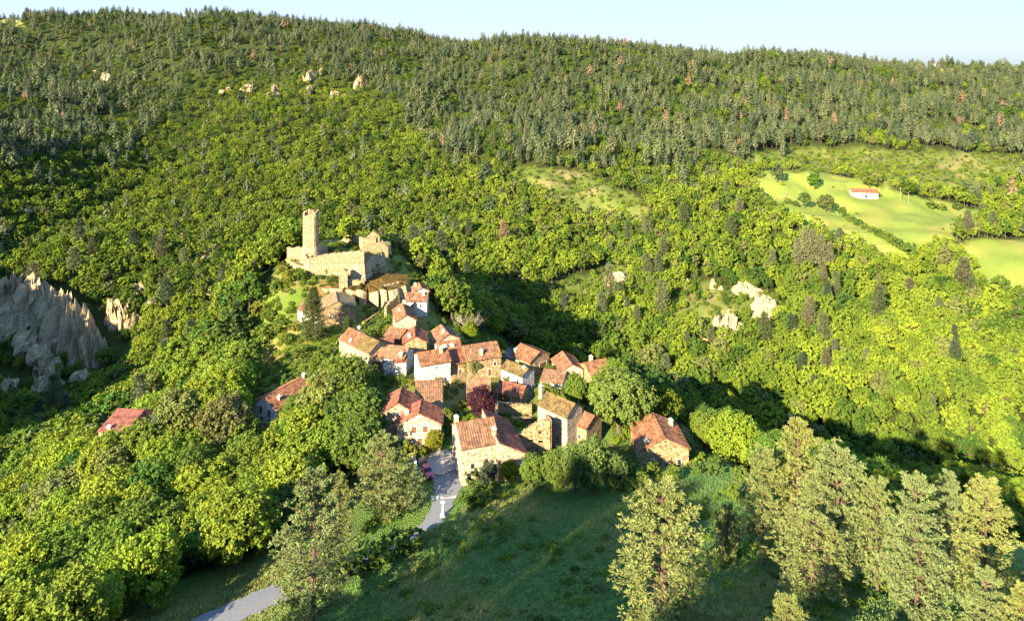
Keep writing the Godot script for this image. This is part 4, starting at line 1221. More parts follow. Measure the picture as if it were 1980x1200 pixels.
func make_castle() -> void:
	var o := thing("castle_rock", "pale cliff of upright rock pillars carrying the ruined castle", "rock")
	var up_rock := cliff([[-79, 238], [-73, 231], [-66, 229.5], [-58, 230], [-50, 230.5], [-49, 242], [-45.5, 246], [-45.5, 257], [-52, 264], [-66, 264], [-77, 256]], -72.0, -87.0, 2.6, 1)
	var low_rock := cliff([[-64, 226], [-58, 222.5], [-52, 222], [-45.5, 221], [-39, 222], [-35, 226], [-35, 236], [-43.5, 241], [-58, 240], [-64, 234]], -77.6, -89.0, 0.6, 2, 1.9)
	part("upper_rock", up_rock[0], M.rock, o)
	part("upper_turf", up_rock[1], M.ground, o)
	part("lower_rock", low_rock[0], M.rock, o)
	part("lower_turf", low_rock[1], M.rock, o)
	# round keep
	o = thing("castle_ruin", "ruined castle with round keep, curtain walls and chapel gable on the rock", "castle")
	var base := at_d(601, 490, 236.0)
	var b := MB.new()
	var sides := 24
	var prev := []
	for q in [[-4.0, 3.6], [0.0, 3.2], [1.2, 2.85], [2.6, 2.55], [3.2, 2.46], [9.0, 2.42], [13.6, 2.4]]:
		var ring := []
		for i in sides:
			var a := TAU * (i + 0.5) / sides
			var sq := 0.94 * pow(pow(absf(cos(a)), 10.0) + pow(absf(sin(a)), 10.0), -0.1)
			var wob := 1.0 + rock_noise.get_noise_2d(i * 5.0, q[0] * 4.0) * 0.03
			ring.append(world(base) + Vector3(cos(a) * q[1] * wob * sq, q[0], sin(a) * q[1] * wob * sq))
		if prev:
			for i in sides:
				var i2 := (i + 1) % sides
				b.face(prev[i], prev[i2], ring[i2], ring[i], ring[i] + ring[i2] - 2.0 * Vector3(world(base).x, ring[i].y, world(base).z))
		prev = ring
	for i in sides:
		b.tri(prev[i], world(base) + Vector3(0, 13.2, 0), prev[(i + 1) % sides])
	var keep := part("keep", b.make(), M.stone_castle, o)
	for i in sides:
		if i in [4, 7, 8, 13, 19, 20]: continue
		var m := MB.new()
		var hh: float = [0.9, 1.25, 0.7, 1.1, 0.95][i % 5]
		m.box(Vector3(-0.36, -0.4, -0.25), Vector3(0.36, hh, 0.25))
		var q := part("parapet_stone", m.make(), M.stone_castle, keep)
		var a := TAU * i / sides + 0.01
		var sq := 0.94 * pow(pow(absf(cos(a)), 10.0) + pow(absf(sin(a)), 10.0), -0.1)
		q.position = world(base) + Vector3(cos(a) * 2.12 * sq, 13.6, sin(a) * 2.12 * sq)
		q.rotation.y = PI / 2 if absf(cos(a)) > absf(sin(a)) else 0.0
	part("bastion", cliff([[-68.5, 228], [-66, 224], [-60, 221.5], [-55, 222], [-55, 229], [-62, 231]], -77.0, -87.0, 3.2, 5, 0.7)[0], M.stone_castle, o)
	# walls: ends by pixel and depth, tops by pixel rows
	var walls := [
		["curtain_wall", [601, 502, 229.5], [704, 489, 231.0], [499, 493, 490, 488, 486, 485], 560, 1.4, [[5.0, 529, 0.8, 519]]],
		["curtain_wall", [704, 489, 231.0], [705, 484, 243.0], [489, 487, 486], 555, 1.2, []],
		["chapel_wall", [700, 478, 243.6], [750, 480, 246.5], [466, 460, 453, 447, 452, 458, 472, 477], 556, 1.1, [[4.75, 469, 0.8, 457], [6.1, 468.5, 0.8, 456.5], [1.0, 505, 0.8, 495], [5.6, 515, 1.5, 501], [3.3, 533, 0.7, 522]]],
		["chapel_wall", [660, 472, 262.0], [712, 470, 245.5], [468, 454, 452, 456, 460, 466], 500, 1.0, []],
		["chapel_wall", [750, 482, 246.5], [752, 486, 260.0], [482, 490, 492], 540, 1.0, []],
		["rampart", [557, 478, 237.0], [590, 478, 236.0], [478, 479, 477, 479], 506, 1.0, []],
		["rampart", [557, 478, 237.0], [560, 474, 254.0], [478, 478, 480], 500, 1.0, []],
		["rampart", [614, 476, 238.0], [632, 475, 242.0], [477, 474, 476], 500, 0.9, []],
		["rampart", [632, 472, 260.0], [662, 474, 262.0], [471, 472, 470], 500, 0.9, []],
		["rampart", [590, 492, 231.0], [602, 503, 229.5], [490, 498, 503], 540, 1.2, []],
		["gate_turret", [656, 520, 225.0], [672, 521, 225.5], [518, 519, 524], 572, 2.4, []],
		["terrace_wall", [672, 541, 226.0], [704, 541, 227.5], [540, 541, 541], 560, 0.9, []],
		["terrace_wall", [738, 553, 224.0], [769, 546, 228.5], [553, 549, 546], 600, 0.8, []],
		["terrace_wall", [769, 546, 228.5], [771, 540, 236.0], [546, 546], 600, 0.8, []],
		["terrace_wall", [745, 592, 211.0], [769, 566, 217.0], [592, 583, 577, 566], 612, 0.7, []],
		["chapel_wall", [735, 512, 240.0], [754, 520, 241.0], [519, 511, 512, 520, 530], 556, 1.0, []],
	]
	var n := 0
	for w in walls:
		n += 1
		var a := at_d(w[1][0], w[1][1], w[1][2])
		var c := at_d(w[2][0], w[2][1], w[2][2])
		var tops := []
		for i in w[3].size():
			var t: float = float(i) / (w[3].size() - 1)
			tops.append(at_d(700, w[3][i], lerpf(w[1][2], w[2][2], t)).y)
		var dm: float = (w[1][2] + w[2][2]) / 2.0
		var holes := []
		for h in w[6]:
			var lo := at_d(700, h[1], dm).y
			holes.append([h[0], lo, h[2], at_d(700, h[3], dm).y - lo])
		part(w[0], ruin_wall(a, c, tops, at_d(700, w[4], dm).y, w[5], holes, 0.18, 0.55, n), M.stone_castle, o)
	# roofless walls between the tall olive-roofed house and the lane
	o = thing("roofless_ruin", "roofless ochre stone walls with empty windows beside the olive-roofed house", "ruin")
	for w in [["wall", [962, 776, 155.0], [1028, 781, 156.0], [775, 779, 781, 781], 812, 0.7, []],
			["wall", [962, 776, 155.0], [958, 812, 147.0], [775, 779, 790, 806], 826, 0.6, []],
			["wall", [990, 806, 152.0], [1028, 806, 153.5], [806, 806], 830, 0.5, []],
			["gable_wall", [1003, 828, 142.5], [1064, 812, 142.0], [842, 830, 821, 813, 811, 812], 866, 0.6, [[4.1, 822, 0.8, 815], [4.1, 838, 0.8, 831], [2.0, 855, 1.0, 848], [4.1, 856, 1.0, 849]]],
			["wall", [1064, 812, 142.0], [1056, 800, 149.0], [811, 806, 800], 866, 0.6, []]]:
		n += 1
		var a := at_d(w[1][0], w[1][1], w[1][2])
		var c := at_d(w[2][0], w[2][1], w[2][2])
		var tops := []
		for i in w[3].size():
			var t: float = float(i) / (w[3].size() - 1)
			tops.append(at_d(1000, w[3][i], lerpf(w[1][2], w[2][2], t)).y)
		var dm: float = (w[1][2] + w[2][2]) / 2.0
		var holes := []
		for h in w[6]:
			var lo := at_d(1000, h[1], dm).y
			holes.append([h[0], lo, h[2], at_d(1000, h[3], dm).y - lo])
		part(w[0], ruin_wall(a, c, tops, at_d(1000, w[4], dm).y - 1.0, w[5], holes, 0.12, 0.5, n), M.stone_warm, o)

# ---------------------------------------------------------------- trees that can be told apart
func own(kind: String, called: String, label: String, u: float, vb: float, vt: float, spread: float, c: Color, group := "", from := 40.0, pick := -1) -> Node3D:
	var p := gpx(u, vb, from)
	var h := at_d(u, vt, p.z).y - p.y
	return plant(kind, called, label, "bush" if kind == "bush" else "tree", group, p, maxf(h, 0.6), spread, fposmod(u * 0.37 + vb * 0.11, TAU), c, pick)

func make_own_trees() -> void:
	var pine_c := Color(0.185, 0.195, 0.048)
	var k := 0
	for q in [[1280, 1215, 930, 1.49, "large full pine standing alone in the shaded meadow"], [1612, 1130, 860, 1.08, "broad pine with sunlit crown and shaded foot at the meadow edge"], [1545, 1075, 812, 1.05, "tallest pine, slim top rising behind the broad pine"], [1478, 1092, 872, 0.93, "thin pine with bare leaning trunk next to the broad pine"],
			[1770, 1215, 925, 1.02, "big pine in the clump of tall pines over the gorge"], [1910, 1200, 922, 0.94, "outer pine of the clump of tall pines over the gorge"], [1700, 1150, 925, 0.74, "narrow pine at the back of the clump of tall pines"], [1838, 1150, 915, 0.74, "middle pine of the clump of tall pines, behind the others"],
			[1522, 1330, 1158, 1.20, "young pine with only its tip above the lower meadow"], [1905, 1330, 1105, 1.08, "short bluish pine below the clump of tall pines"], [1975, 1340, 1130, 0.96, "short bluish pine at the end of the clump"], [1575, 1165, 1000, 1.72, "wide low pine wholly in shadow under the broad pine"],
			[602, 1232, 910, 1.08, "very tall narrow pine with bare red trunk beside the lower road"], [655, 1062, 918, 0.90, "slim pointed pine behind the very tall one"], [742, 1000, 842, 1.58, "bushy sunlit pine beside the road bend"], [792, 985, 892, 1.35, "shaded pine overhanging the parked cars"]]:
		k += 1
		own("pine_near", "pine_tree", q[4], q[0], q[1], q[2], q[3], pine_c.lerp(Color(0.13, 0.165, 0.062), fposmod(k * 0.37, 1.0)), "pines round the meadow", 40.0, k)
	own("fir", "fir_tree", "dark pointed fir casting its shadow on the barn below the castle", 606, 658, 556, 1.35, Color(0.065, 0.085, 0.024), "", 140.0, 0)
	for q in [[1543, 532, 462, "tall pale pine in the tight clump below the field"], [1558, 536, 448, "tall pale pine in the tight clump below the field"], [1574, 538, 446, "tall pale pine in the tight clump below the field"], [1590, 538, 456, "tall pale pine in the tight clump below the field"], [1604, 534, 470, "tall pale pine in the tight clump below the field"], [1700, 566, 530, "lone small pine standing off the tight pine clump"]]:
		own("pine_mid", "pine_tree", q[3], q[0], q[1], q[2], 0.75, Color(0.12, 0.125, 0.06), "pine clump below the field", 200.0)
	# broadleaf trees in the village and the fields
	for q in [["leafy_near", 915, 730, 688, 1.15, Color(0.12, 0.145, 0.045), "round olive green tree before the broad stone house"],
			["leafy_near", 928, 812, 750, 0.95, Color(0.05, 0.016, 0.024), "purple-leaved tree in the middle of the village"],
			["leafy_near", 1198, 836, 720, 1.15, Color(0.115, 0.155, 0.03), "huge spreading walnut tree at the village edge"],
			["leafy_near", 1285, 828, 750, 0.8, Color(0.125, 0.16, 0.015), "yellow green tree between walnut tree and lone stone house"],
			["leafy_near", 1112, 792, 724, 0.8, Color(0.1, 0.15, 0.02), "green garden tree in front of the white gabled house"],
			["leafy_near", 1108, 708, 670, 0.9, Color(0.13, 0.155, 0.04), "feathery pale tree behind the joined orange roofs"],
			["leafy_near", 1062, 735, 704, 0.8, Color(0.08, 0.12, 0.02), "small tree at the corner of the gabled stone barn"],
			["leafy_near", 910, 668, 622, 0.7, Color(0.13, 0.165, 0.012), "slim yellow green tree beside the bare tree"],
			["leafy_near", 965, 678, 655, 0.9, Color(0.11, 0.15, 0.015), "bright small tree behind the broad stone house"],
			["leafy_near", 862, 838, 792, 0.75, Color(0.12, 0.15, 0.03), "light tree in the gap between shuttered gable and farmhouse"],
			["leafy_near", 840, 870, 832, 0.95, Color(0.16, 0.165, 0.012), "golden bushy tree beside the door of the shuttered gable"],
			["leafy_near", 1030, 945, 880, 0.9, Color(0.1, 0.145, 0.025), "round green tree next to the lean-to wing"],
			["leafy_near", 1075, 945, 872, 0.9, Color(0.1, 0.145, 0.025), "round green tree below the ruin's empty windows"],
			["leafy_near", 1145, 952, 848, 0.85, Color(0.11, 0.155, 0.035), "light feathery willow below the bright red annexe"],
			["leafy_near", 1110, 955, 865, 0.7, Color(0.1, 0.145, 0.035), "light feathery willow half hidden by another willow"],
			["leafy_near", 1190, 945, 880, 0.85, Color(0.1, 0.14, 0.035), "dull green tree between willow and lone stone house"],
			["leafy_near", 1300, 892, 842, 0.8, Color(0.1, 0.12, 0.02), "tree growing against the gable of the lone stone house"],
			["leafy_near", 985, 935, 892, 0.9, Color(0.12, 0.15, 0.01), "yellow green bushy tree at the lean-to wing's door"],
			["leafy_near", 945, 945, 892, 0.7, Color(0.06, 0.075, 0.04), "grey tree before the farmhouse front"],
			["leafy_near", 672, 648, 613, 0.55, Color(0.06, 0.08, 0.025), "narrow dark tree at the foot of the castle barn"],
			["leafy_near", 690, 800, 722, 0.75, Color(0.06, 0.085, 0.022), "tall dark tree beside the house behind the shuttered gable"],
			["leafy_near", 572, 838, 768, 0.8, Color(0.09, 0.14, 0.02), "leafy tree hiding the long side of the white villa"],
			["leafy_near", 615, 815, 748, 0.8, Color(0.12, 0.16, 0.02), "light green tree at the uphill end of the white villa"],
			["leafy_near", 1404, 1090, 978, 0.42, Color(0.15, 0.17, 0.06), "slender pale sapling alone on the dark meadow"],
			["leafy_mid", 1575, 367, 332, 1.0, Color(0.07, 0.14, 0.015), "round green tree alone in the upper field"],
			["leafy_mid", 1557, 402, 372, 1.0, Color(0.05, 0.09, 0.02), "round dark tree at the field's lower hedge"],
			["leafy_mid", 1597, 411, 376, 1.2, Color(0.09, 0.11, 0.03), "broad tree with pale trunk at the field's lower hedge"],
			["leafy_mid", 1630, 420, 399, 1.0, Color(0.06, 0.1, 0.015), "small round tree at the start of the hedge line"],
			["leafy_mid", 1757, 378, 350, 1.5, Color(0.07, 0.11, 0.015), "wide tree beside the track near the white field house"],
			["leafy_mid", 1682, 362, 340, 1.3, Color(0.11, 0.15, 0.02), "light green tree behind the white field house"],
			["leafy_mid", 1503, 352, 318, 0.9, Color(0.07, 0.09, 0.035), "dull tree at the upper corner of the field"]]:
		own(q[0], "broadleaf_tree", q[6], q[1], q[2], q[3], q[4], q[5], "", 40.0 if q[2] > 840 else 120.0)
	# the bare tree and the dead shrub over the gorge
	for q in [[905, 662, 596, "leafless pale tree with fanned branches behind the small brown-roofed house", 7], [1845, 935, 893, "dead grey shrub sticking out of the shaded gorge trees", 8]]:
		var p := gpx(q[0], q[1], 100.0)
		var h := at_d(q[0], q[2], p.z).y - p.y
		var o := thing("bare_tree", q[3], "tree", world(p))
		var r := RandomNumberGenerator.new()
		r.seed = q[4]
		var t := MB.new()
		t.tube([Vector3(0, -0.5, 0), Vector3(0.1, h * 0.35, 0)], [0.2, 0.14], 6)
		part("trunk", t.make(), M.dead_wood, o)
		t = MB.new()
		for i in 26:
			var dir := (Vector3(r.randf_range(-1, 1), r.randf_range(0.5, 1.3), r.randf_range(-1, 1))).normalized()
			var a := Vector3(0.1, h * 0.33, 0)
			var e := a + dir * h * r.randf_range(0.4, 0.66)
			t.tube([a, a.lerp(e, 0.5) + rdir(r) * 0.2, e], [0.07, 0.05, 0.02], 4, false)
			for j in 9:
				var s := a.lerp(e, r.randf_range(0.45, 1.0))
				t.tube([s, s + (dir + rdir(r) * 0.8).normalized() * h * r.randf_range(0.08, 0.2)], [0.03, 0.012], 3, false)
		part("crown", t.make(), M.dead_wood, o)
	# garden and hedge bushes: [u, foot row, top row, spread, shade]
	k = 0
	for q in [[735, 634, 620, 1.2, 0], [722, 648, 630, 1.2, 1], [712, 656, 640, 1.0, 0], [740, 652, 636, 1.1, 2], [756, 622, 610, 1.2, 0], [700, 640, 628, 1.0, 1], [748, 640, 628, 1.0, 2], [728, 660, 648, 1.0, 2],
			[848, 748, 730, 0.8, 1], [862, 752, 738, 1.0, 2], [826, 756, 742, 1.0, 0], [775, 742, 726, 1.2, 1], [752, 738, 722, 1.2, 0], [730, 736, 716, 1.2, 0], [704, 738, 720, 1.2, 1], [795, 745, 735, 1.0, 2], [880, 740, 730, 1.0, 2],
			[960, 720, 708, 1.2, 2], [985, 738, 722, 1.2, 1], [945, 726, 716, 1.0, 2], [1055, 762, 742, 1.3, 1], [1040, 762, 750, 1.0, 2], [1075, 765, 750, 1.0, 1], [1018, 762, 752, 0.7, 1],
			[775, 880, 852, 1.2, 1], [790, 890, 862, 1.0, 2], [815, 885, 866, 1.0, 2], [905, 915, 890, 0.8, 0], [912, 935, 905, 0.9, 0], [935, 972, 945, 1.2, 1], [918, 975, 946, 1.2, 1], [900, 968, 950, 1.0, 0],
			[840, 802, 786, 1.0, 1], [880, 800, 784, 1.1, 2], [895, 790, 776, 1.0, 2], [960, 860, 842, 1.2, 0], [985, 862, 846, 1.2, 0], [1010, 872, 858, 1.2, 0], [975, 842, 826, 1.2, 0],
			[1235, 922, 900, 1.2, 0], [1260, 918, 898, 1.0, 1], [1220, 905, 885, 1.2, 0], [1300, 930, 905, 0.9, 1], [1245, 940, 918, 1.3, 1], [1210, 945, 918, 1.4, 1], [1350, 915, 896, 1.0, 0], [1380, 915, 890, 1.2, 0], [1430, 930, 905, 1.0, 1], [1420, 968, 935, 0.7, 1],
			[560, 545, 522, 1.0, 2], [550, 530, 510, 1.0, 2], [580, 545, 525, 1.0, 1], [535, 560, 540, 1.2, 1], [668, 545, 532, 1.0, 0], [690, 532, 522, 1.2, 0], [640, 545, 532, 1.3, 0], [600, 520, 506, 0.7, 2], [575, 500, 488, 0.9, 2], [650, 492, 482, 1.3, 2], [680, 492, 484, 1.2, 2],
			[555, 745, 722, 1.3, 0], [540, 640, 618, 1.3, 1], [560, 665, 645, 1.2, 1], [580, 690, 668, 1.2, 1], [620, 700, 676, 1.2, 1], [640, 722, 698, 1.2, 0], [600, 735, 715, 1.2, 1], [630, 745, 722, 1.2, 2], [570, 640, 622, 1.2, 2], [510, 660, 630, 1.2, 1], [520, 620, 600, 1.2, 1], [500, 610, 585, 1.2, 2],
			[1645, 428, 416, 1.3, 1], [1660, 436, 424, 1.3, 0], [1672, 443, 432, 1.2, 1], [1686, 449, 438, 1.3, 1], [1698, 455, 442, 1.2, 0], [1712, 462, 448, 1.4, 1], [1726, 470, 456, 1.3, 1], [1740, 477, 462, 1.3, 0], [1752, 486, 470, 1.4, 1], [1765, 492, 472, 1.4, 0], [1540, 398, 388, 1.3, 0], [1525, 394, 384, 1.3, 1], [1800, 402, 390, 1.4, 0], [1820, 406, 394, 1.4, 1], [1850, 404, 392, 1.4, 0], [1470, 345, 330, 1.2, 1], [1700, 380, 372, 1.0, 1]]:
		k += 1
		var c: Color = [Color(0.075, 0.12, 0.022), Color(0.1, 0.14, 0.018), Color(0.16, 0.165, 0.022)][q[4]]
		var where := "along the hedge line in the field" if q[0] > 1450 else "on the rock and terraces of the castle" if q[1] < 560 else "in the gardens and lanes of the village" if q[0] > 650 and q[1] < 800 else "on the grassy bank below the castle" if q[0] < 650 else "at the foot of the houses by the meadow"
		own("bush", "bush", "leafy green bush " + where, q[0], q[1], q[2], q[3], c, "bushes " + where, 120.0 if q[1] < 840 else 60.0, k)
	for q in [[800, 1058, 1030], [782, 1066, 1036], [762, 1072, 1040], [742, 1084, 1050], [722, 1088, 1052], [700, 1098, 1062], [678, 1104, 1066], [655, 1112, 1076], [632, 1118, 1082], [610, 1128, 1092], [588, 1136, 1104], [568, 1142, 1112]]:
		k += 1
		own("bush", "bush", "leafy shrub on the bank above the hidden bend of the road", q[0], q[1], q[2] + 8.0 * sin(k * 2.3), 1.25, [Color(0.09, 0.135, 0.022), Color(0.1, 0.145, 0.022)][k % 2], "shrubs on the bank above the road", 60.0, k)
	own("pine_near", "blue_cedar", "pale bluish conifer beside the pink-roofed house in the wood", 172, 905, 822, 0.9, Color(0.14, 0.2, 0.12), "", 60.0, 1)
	own("pine_near", "blue_cedar", "pale bluish conifer beside the crimson roof of the woodland annexe", 298, 900, 808, 0.9, Color(0.14, 0.2, 0.12), "", 60.0, 3)
	own("leafy_near", "rust_tree", "rust-coloured small tree in front of the pink roof", 228, 890, 846, 0.9, Color(0.2, 0.075, 0.02), "", 60.0, 1)
	# the wood on the hill beneath and behind the camera, whose shade lies over the meadow
	var o := thing("hill_wood", "dense wood on the hill behind the meadow", "wood", Vector3.ZERO, "", "stuff")
	rng.seed = 77
	var spots := []
	for j in 15:
		for i in 26:
			var x := -118.0 + i * 7.5 + rng.randf_range(-3, 3)
			var d := -60.0 + j * 7.5 + rng.randf_range(-3, 3)
			if x < -88.0 + 0.3 * d: continue
			var band := x - 0.7265 * (d - 12.0)
			if (band > -66.0 and band < -51.0 or band > -47.0 and band < -43.0) and x > -85.0: continue
			if rng.randf() < (0.06 if x < -40.0 else 0.25) + 0.3 * smoothstep(0.1, 0.3, patch_noise.get_noise_2d(x * 2.0, d * 0.4)): continue
			var h := rng.randf_range(15.0, 21.0) if x < -40.0 else rng.randf_range(8.0, 13.0)
			if d > 15.0 or band > -36.0 and band < -26.0: h = minf(h, 8.0)
			var top := pixel(x, ground(x, d) + h, d)
			if d > -5.0 and top.x > -120.0 and top.x < 2100.0 and top.y < 1330.0: continue
			spots.append([x, d, h])
	var mesh := ArrayMesh.new()
	mesh.add_surface_from_arrays(Mesh.PRIMITIVE_TRIANGLES, KIT.pine_mid[0][0].surface_get_arrays(0))
	mesh.add_surface_from_arrays(Mesh.PRIMITIVE_TRIANGLES, KIT.pine_mid[0][1].surface_get_arrays(0))
	mesh.surface_set_material(0, M.bark_plain)
	mesh.surface_set_material(1, M.needle)
	var mm := MultiMesh.new()
	mm.transform_format = MultiMesh.TRANSFORM_3D
	mm.use_colors = true
	mm.mesh = mesh
	mm.instance_count = spots.size()
	for i in spots.size():
		var s: Array = spots[i]
		mm.set_instance_transform(i, Transform3D(Basis(Vector3.UP, i * 1.3).scaled(Vector3(1.3, 1, 1.3) * s[2] / 14.0), world(Vector3(s[0], ground(s[0], s[1]), s[1]))))
		mm.set_instance_color(i, pine_tint(rng))
	var mi := MultiMeshInstance3D.new()
	mi.name = "trees"
	mi.multimesh = mm
	mi.set_meta("kind", "stuff")
	o.add_child(mi)

# ---------------------------------------------------------------- grass and small things
func make_small_things() -> void:
	# long grass over the meadow and the banks
	var o := thing("meadow_grass", "long green and straw-coloured grass of the meadow", "grass", Vector3.ZERO, "", "stuff")
	rng.seed = 5
	for kind in 3:
		var b := MB.new()
		for i in 9 + kind * 4:
			var p := Vector3(rng.randf_range(-0.4, 0.4), 0, rng.randf_range(-0.4, 0.4))
			var lean := Vector3(rng.randf_range(-0.25, 0.25), rng.randf_range(0.15, 0.4), rng.randf_range(-0.25, 0.25))
			var w := Vector3(-lean.z, 0, lean.x).normalized() * 0.05
			b.quad(p - w, p + lean * 0.6 - w * 1.2, p + lean, p + lean * 0.6 + w * 1.2)
		var spots := []
		while spots.size() < 20000:
			var d := rng.randf_range(64.0, 148.0)
			var x := rng.randf_range(-75.0, 85.0)
			if not is_meadow(x, d) and not (x < 0.0 and d < 116.0): continue
			if near_road(x, d, 0.3): continue
			var px := pixel(x, ground(x, d), d)
			if px.y > 1260.0 or px.x < -40.0 or px.x > 2020.0: continue
			spots.append(Vector2(x, d))
		var mm := MultiMesh.new()
		mm.transform_format = MultiMesh.TRANSFORM_3D
		mm.use_colors = true
		mm.mesh = b.make()
		mm.instance_count = spots.size()
		for i in spots.size():
			var s: Vector2 = spots[i]
			var n := patch_noise.get_noise_2d(s.x * 3.0, s.y * 3.0)
			var c := Color(0.085, 0.15, 0.04).lerp(Color(0.19, 0.19, 0.055), clampf(n * 1.4 + rng.randf_range(-0.1, 0.5), 0.0, 1.0))
			mm.set_instance_transform(i, Transform3D(Basis(Vector3.UP, rng.randf() * TAU).scaled(Vector3.ONE * rng.randf_range(0.35, 0.8) * (1.0 + maxf(0.0, n))), world(Vector3(s.x, ground(s.x, s.y), s.y))))
			mm.set_instance_color(i, c)
		var mi := MultiMeshInstance3D.new()
		mi.name = "grass"
		mi.multimesh = mm
		mi.material_override = M.grass_blade
		mi.set_meta("kind", "stuff")
		o.add_child(mi, true)
	# weeds and low scrub in the grass
	o = thing("meadow_scrub", "low weeds and bramble clumps scattered over the meadow", "scrub", Vector3.ZERO, "", "stuff")
	var spots2 := []
	while spots2.size() < 1300:
		var d := rng.randf_range(64.0, 148.0)
		var x := rng.randf_range(-65.0, 85.0)
		if not is_meadow(x, d) or near_road(x, d, 0.8): continue
		if patch_noise.get_noise_2d(x * 4.0 + 50.0, d * 4.0) < rng.randf_range(-0.3, 0.4): continue
		spots2.append(Vector2(x, d))
	var mm2 := MultiMesh.new()
	mm2.transform_format = MultiMesh.TRANSFORM_3D
	mm2.use_colors = true
	mm2.mesh = KIT.bush[1][1]
	mm2.instance_count = spots2.size()
	for i in spots2.size():
		var s: Vector2 = spots2[i]
		var f := rng.randf_range(0.12, 0.34)
		mm2.set_instance_transform(i, Transform3D(Basis(Vector3.UP, rng.randf() * TAU).scaled(Vector3(1.4, 0.8, 1.4) * f), world(Vector3(s.x, ground(s.x, s.y) - 0.1, s.y))))
		mm2.set_instance_color(i, leaf_tint(rng, 0.4))
	var mi2 := MultiMeshInstance3D.new()
	mi2.name = "scrub"
	mi2.multimesh = mm2
	mi2.material_override = M.leaf
	mi2.set_meta("kind", "stuff")
	o.add_child(mi2)
	# low growth between the houses, on the castle bank and over the scrubby clearings
	o = thing("low_scrub", "low shrubs and weeds between the houses and over the clearings", "scrub", Vector3.ZERO, "", "stuff")
	var spots3 := []
	var tries := 0
	while spots3.size() < 4200 and tries < 60000:
		tries += 1
		var near := tries % 3 == 0
		var d := rng.randf_range(120.0, 262.0) if near else rng.randf_range(262.0, 900.0)
		var x := rng.randf_range(-110.0, 40.0) if near else rng.randf_range(-0.75, 0.75) * d
		var y := ground(x, d)
		var px := pixel(x, y, d)
		if near and (not in_poly("village", px) or near_house(x, d) or rng.randf() < 0.35): continue
		if not near and not in_poly("scrub", px) and not (in_poly("field", px) and rng.randf() < 0.02): continue
		spots3.append([x, y, d, rng.randf_range(0.15, 0.5) if near else rng.randf_range(0.2, 0.75)])
	var mm3 := MultiMesh.new()
	mm3.transform_format = MultiMesh.TRANSFORM_3D
	mm3.use_colors = true
	mm3.mesh = KIT.bush[2][1]
	mm3.instance_count = spots3.size()
	for i in spots3.size():
		var s: Array = spots3[i]
		mm3.set_instance_transform(i, Transform3D(Basis(Vector3.UP, rng.randf() * TAU).scaled(Vector3(1.2, 0.85, 1.2) * s[3]), world(Vector3(s[0], s[1] - 0.1, s[2]))))
		mm3.set_instance_color(i, leaf_tint(rng, 0.55))
	var mi3 := MultiMeshInstance3D.new()
	mi3.name = "scrub"
	mi3.multimesh = mm3
	mi3.material_override = M.leaf
	mi3.set_meta("kind", "stuff")
	o.add_child(mi3)
	# wayside cross
	var p := gpx(856, 998, 80.0)
	o = thing("wayside_cross", "slender white stone cross beside the road", "cross", world(p))
	var b := MB.new()
	b.box(Vector3(-0.45, -0.3, -0.45), Vector3(0.45, 0.3, 0.45))
	b.box(Vector3(-0.3, 0.3, -0.3), Vector3(0.3, 0.55, 0.3))
	part("base", b.make(), M.stone_plain, o)
	b = MB.new()
	b.tube([Vector3(0, 0.5, 0), Vector3(0, 1.3, 0), Vector3(0, 2.9, 0)], [0.2, 0.13, 0.09], 8)
	part("shaft", b.make(), M.frame_white, o)
	b = MB.new()
	b.box(Vector3(-0.36, 2.5, -0.085), Vector3(0.36, 2.68, 0.085))
	part("cross_arm", b.make(), M.frame_white, o)
	# cattle grid across the road
	var gc := at_y(857, 961, -84.65)
	o = thing("cattle_grid", "pale steel cattle grid laid across the road", "cattle grid", world(gc) + Vector3(0, 0.08, 0))
	o.rotation.y = deg_to_rad(8.0)
	b = MB.new()
	b.box(Vector3(-2.4, -0.1, -0.5), Vector3(2.4, 0.03, -0.38))
	b.box(Vector3(-2.4, -0.1, 0.38), Vector3(2.4, 0.03, 0.5))
	part("frame", b.make(), M.stone_plain, o)
	b = MB.new()
	b.box(Vector3(-2.35, -0.1, -0.33), Vector3(2.35, -0.02, 0.33))
	part("pit", b.make(), M.soil, o)
	for i in 4:
		b = MB.new()
		b.tube([Vector3(-2.35, 0.0, -0.24 + 0.16 * i), Vector3(2.35, 0.0, -0.24 + 0.16 * i)], [0.035, 0.035], 5)
		part("rail", b.make(), M.metal, o)
	car("dark red car parked under the pines by the road", Color(0.22, 0.02, 0.035), 826, 917, 205.0)
	car("black car parked behind the dark red one", Color(0.02, 0.02, 0.022), 819, 903, 200.0)
	car("silver car at the far end of the yard under the trees", Color(0.5, 0.52, 0.55), 797, 896, 195.0)
	# the person in the lane
	p = gpx(1027, 759, 140.0)
	o = thing("person", "person in white top and dark trousers standing in the shaded lane", "person", world(p) + Vector3(0, 0.28, 0))
	var body := MB.new()
	for s in [-1.0, 1.0]:
		body.col = Color(0.03, 0.03, 0.045)
		body.tube([Vector3(s * 0.1, 0.0, 0.03), Vector3(s * 0.1, 0.46, 0.02), Vector3(s * 0.08, 0.92, 0)], [0.06, 0.075, 0.1], 7)
		body.col = Color(0.45, 0.3, 0.22)
		body.tube([Vector3(s * 0.2, 1.4, 0), Vector3(s * 0.26, 1.12, 0.03), Vector3(s * 0.24, 0.86, 0.12)], [0.06, 0.05, 0.035], 6)
	body.col = Color(0.7, 0.68, 0.66)
	body.tube([Vector3(0, 0.86, 0), Vector3(0, 1.1, 0), Vector3(0, 1.38, 0), Vector3(0, 1.46, 0)], [0.17, 0.16, 0.2, 0.08], 9)
	body.col = Color(0.45, 0.3, 0.22)
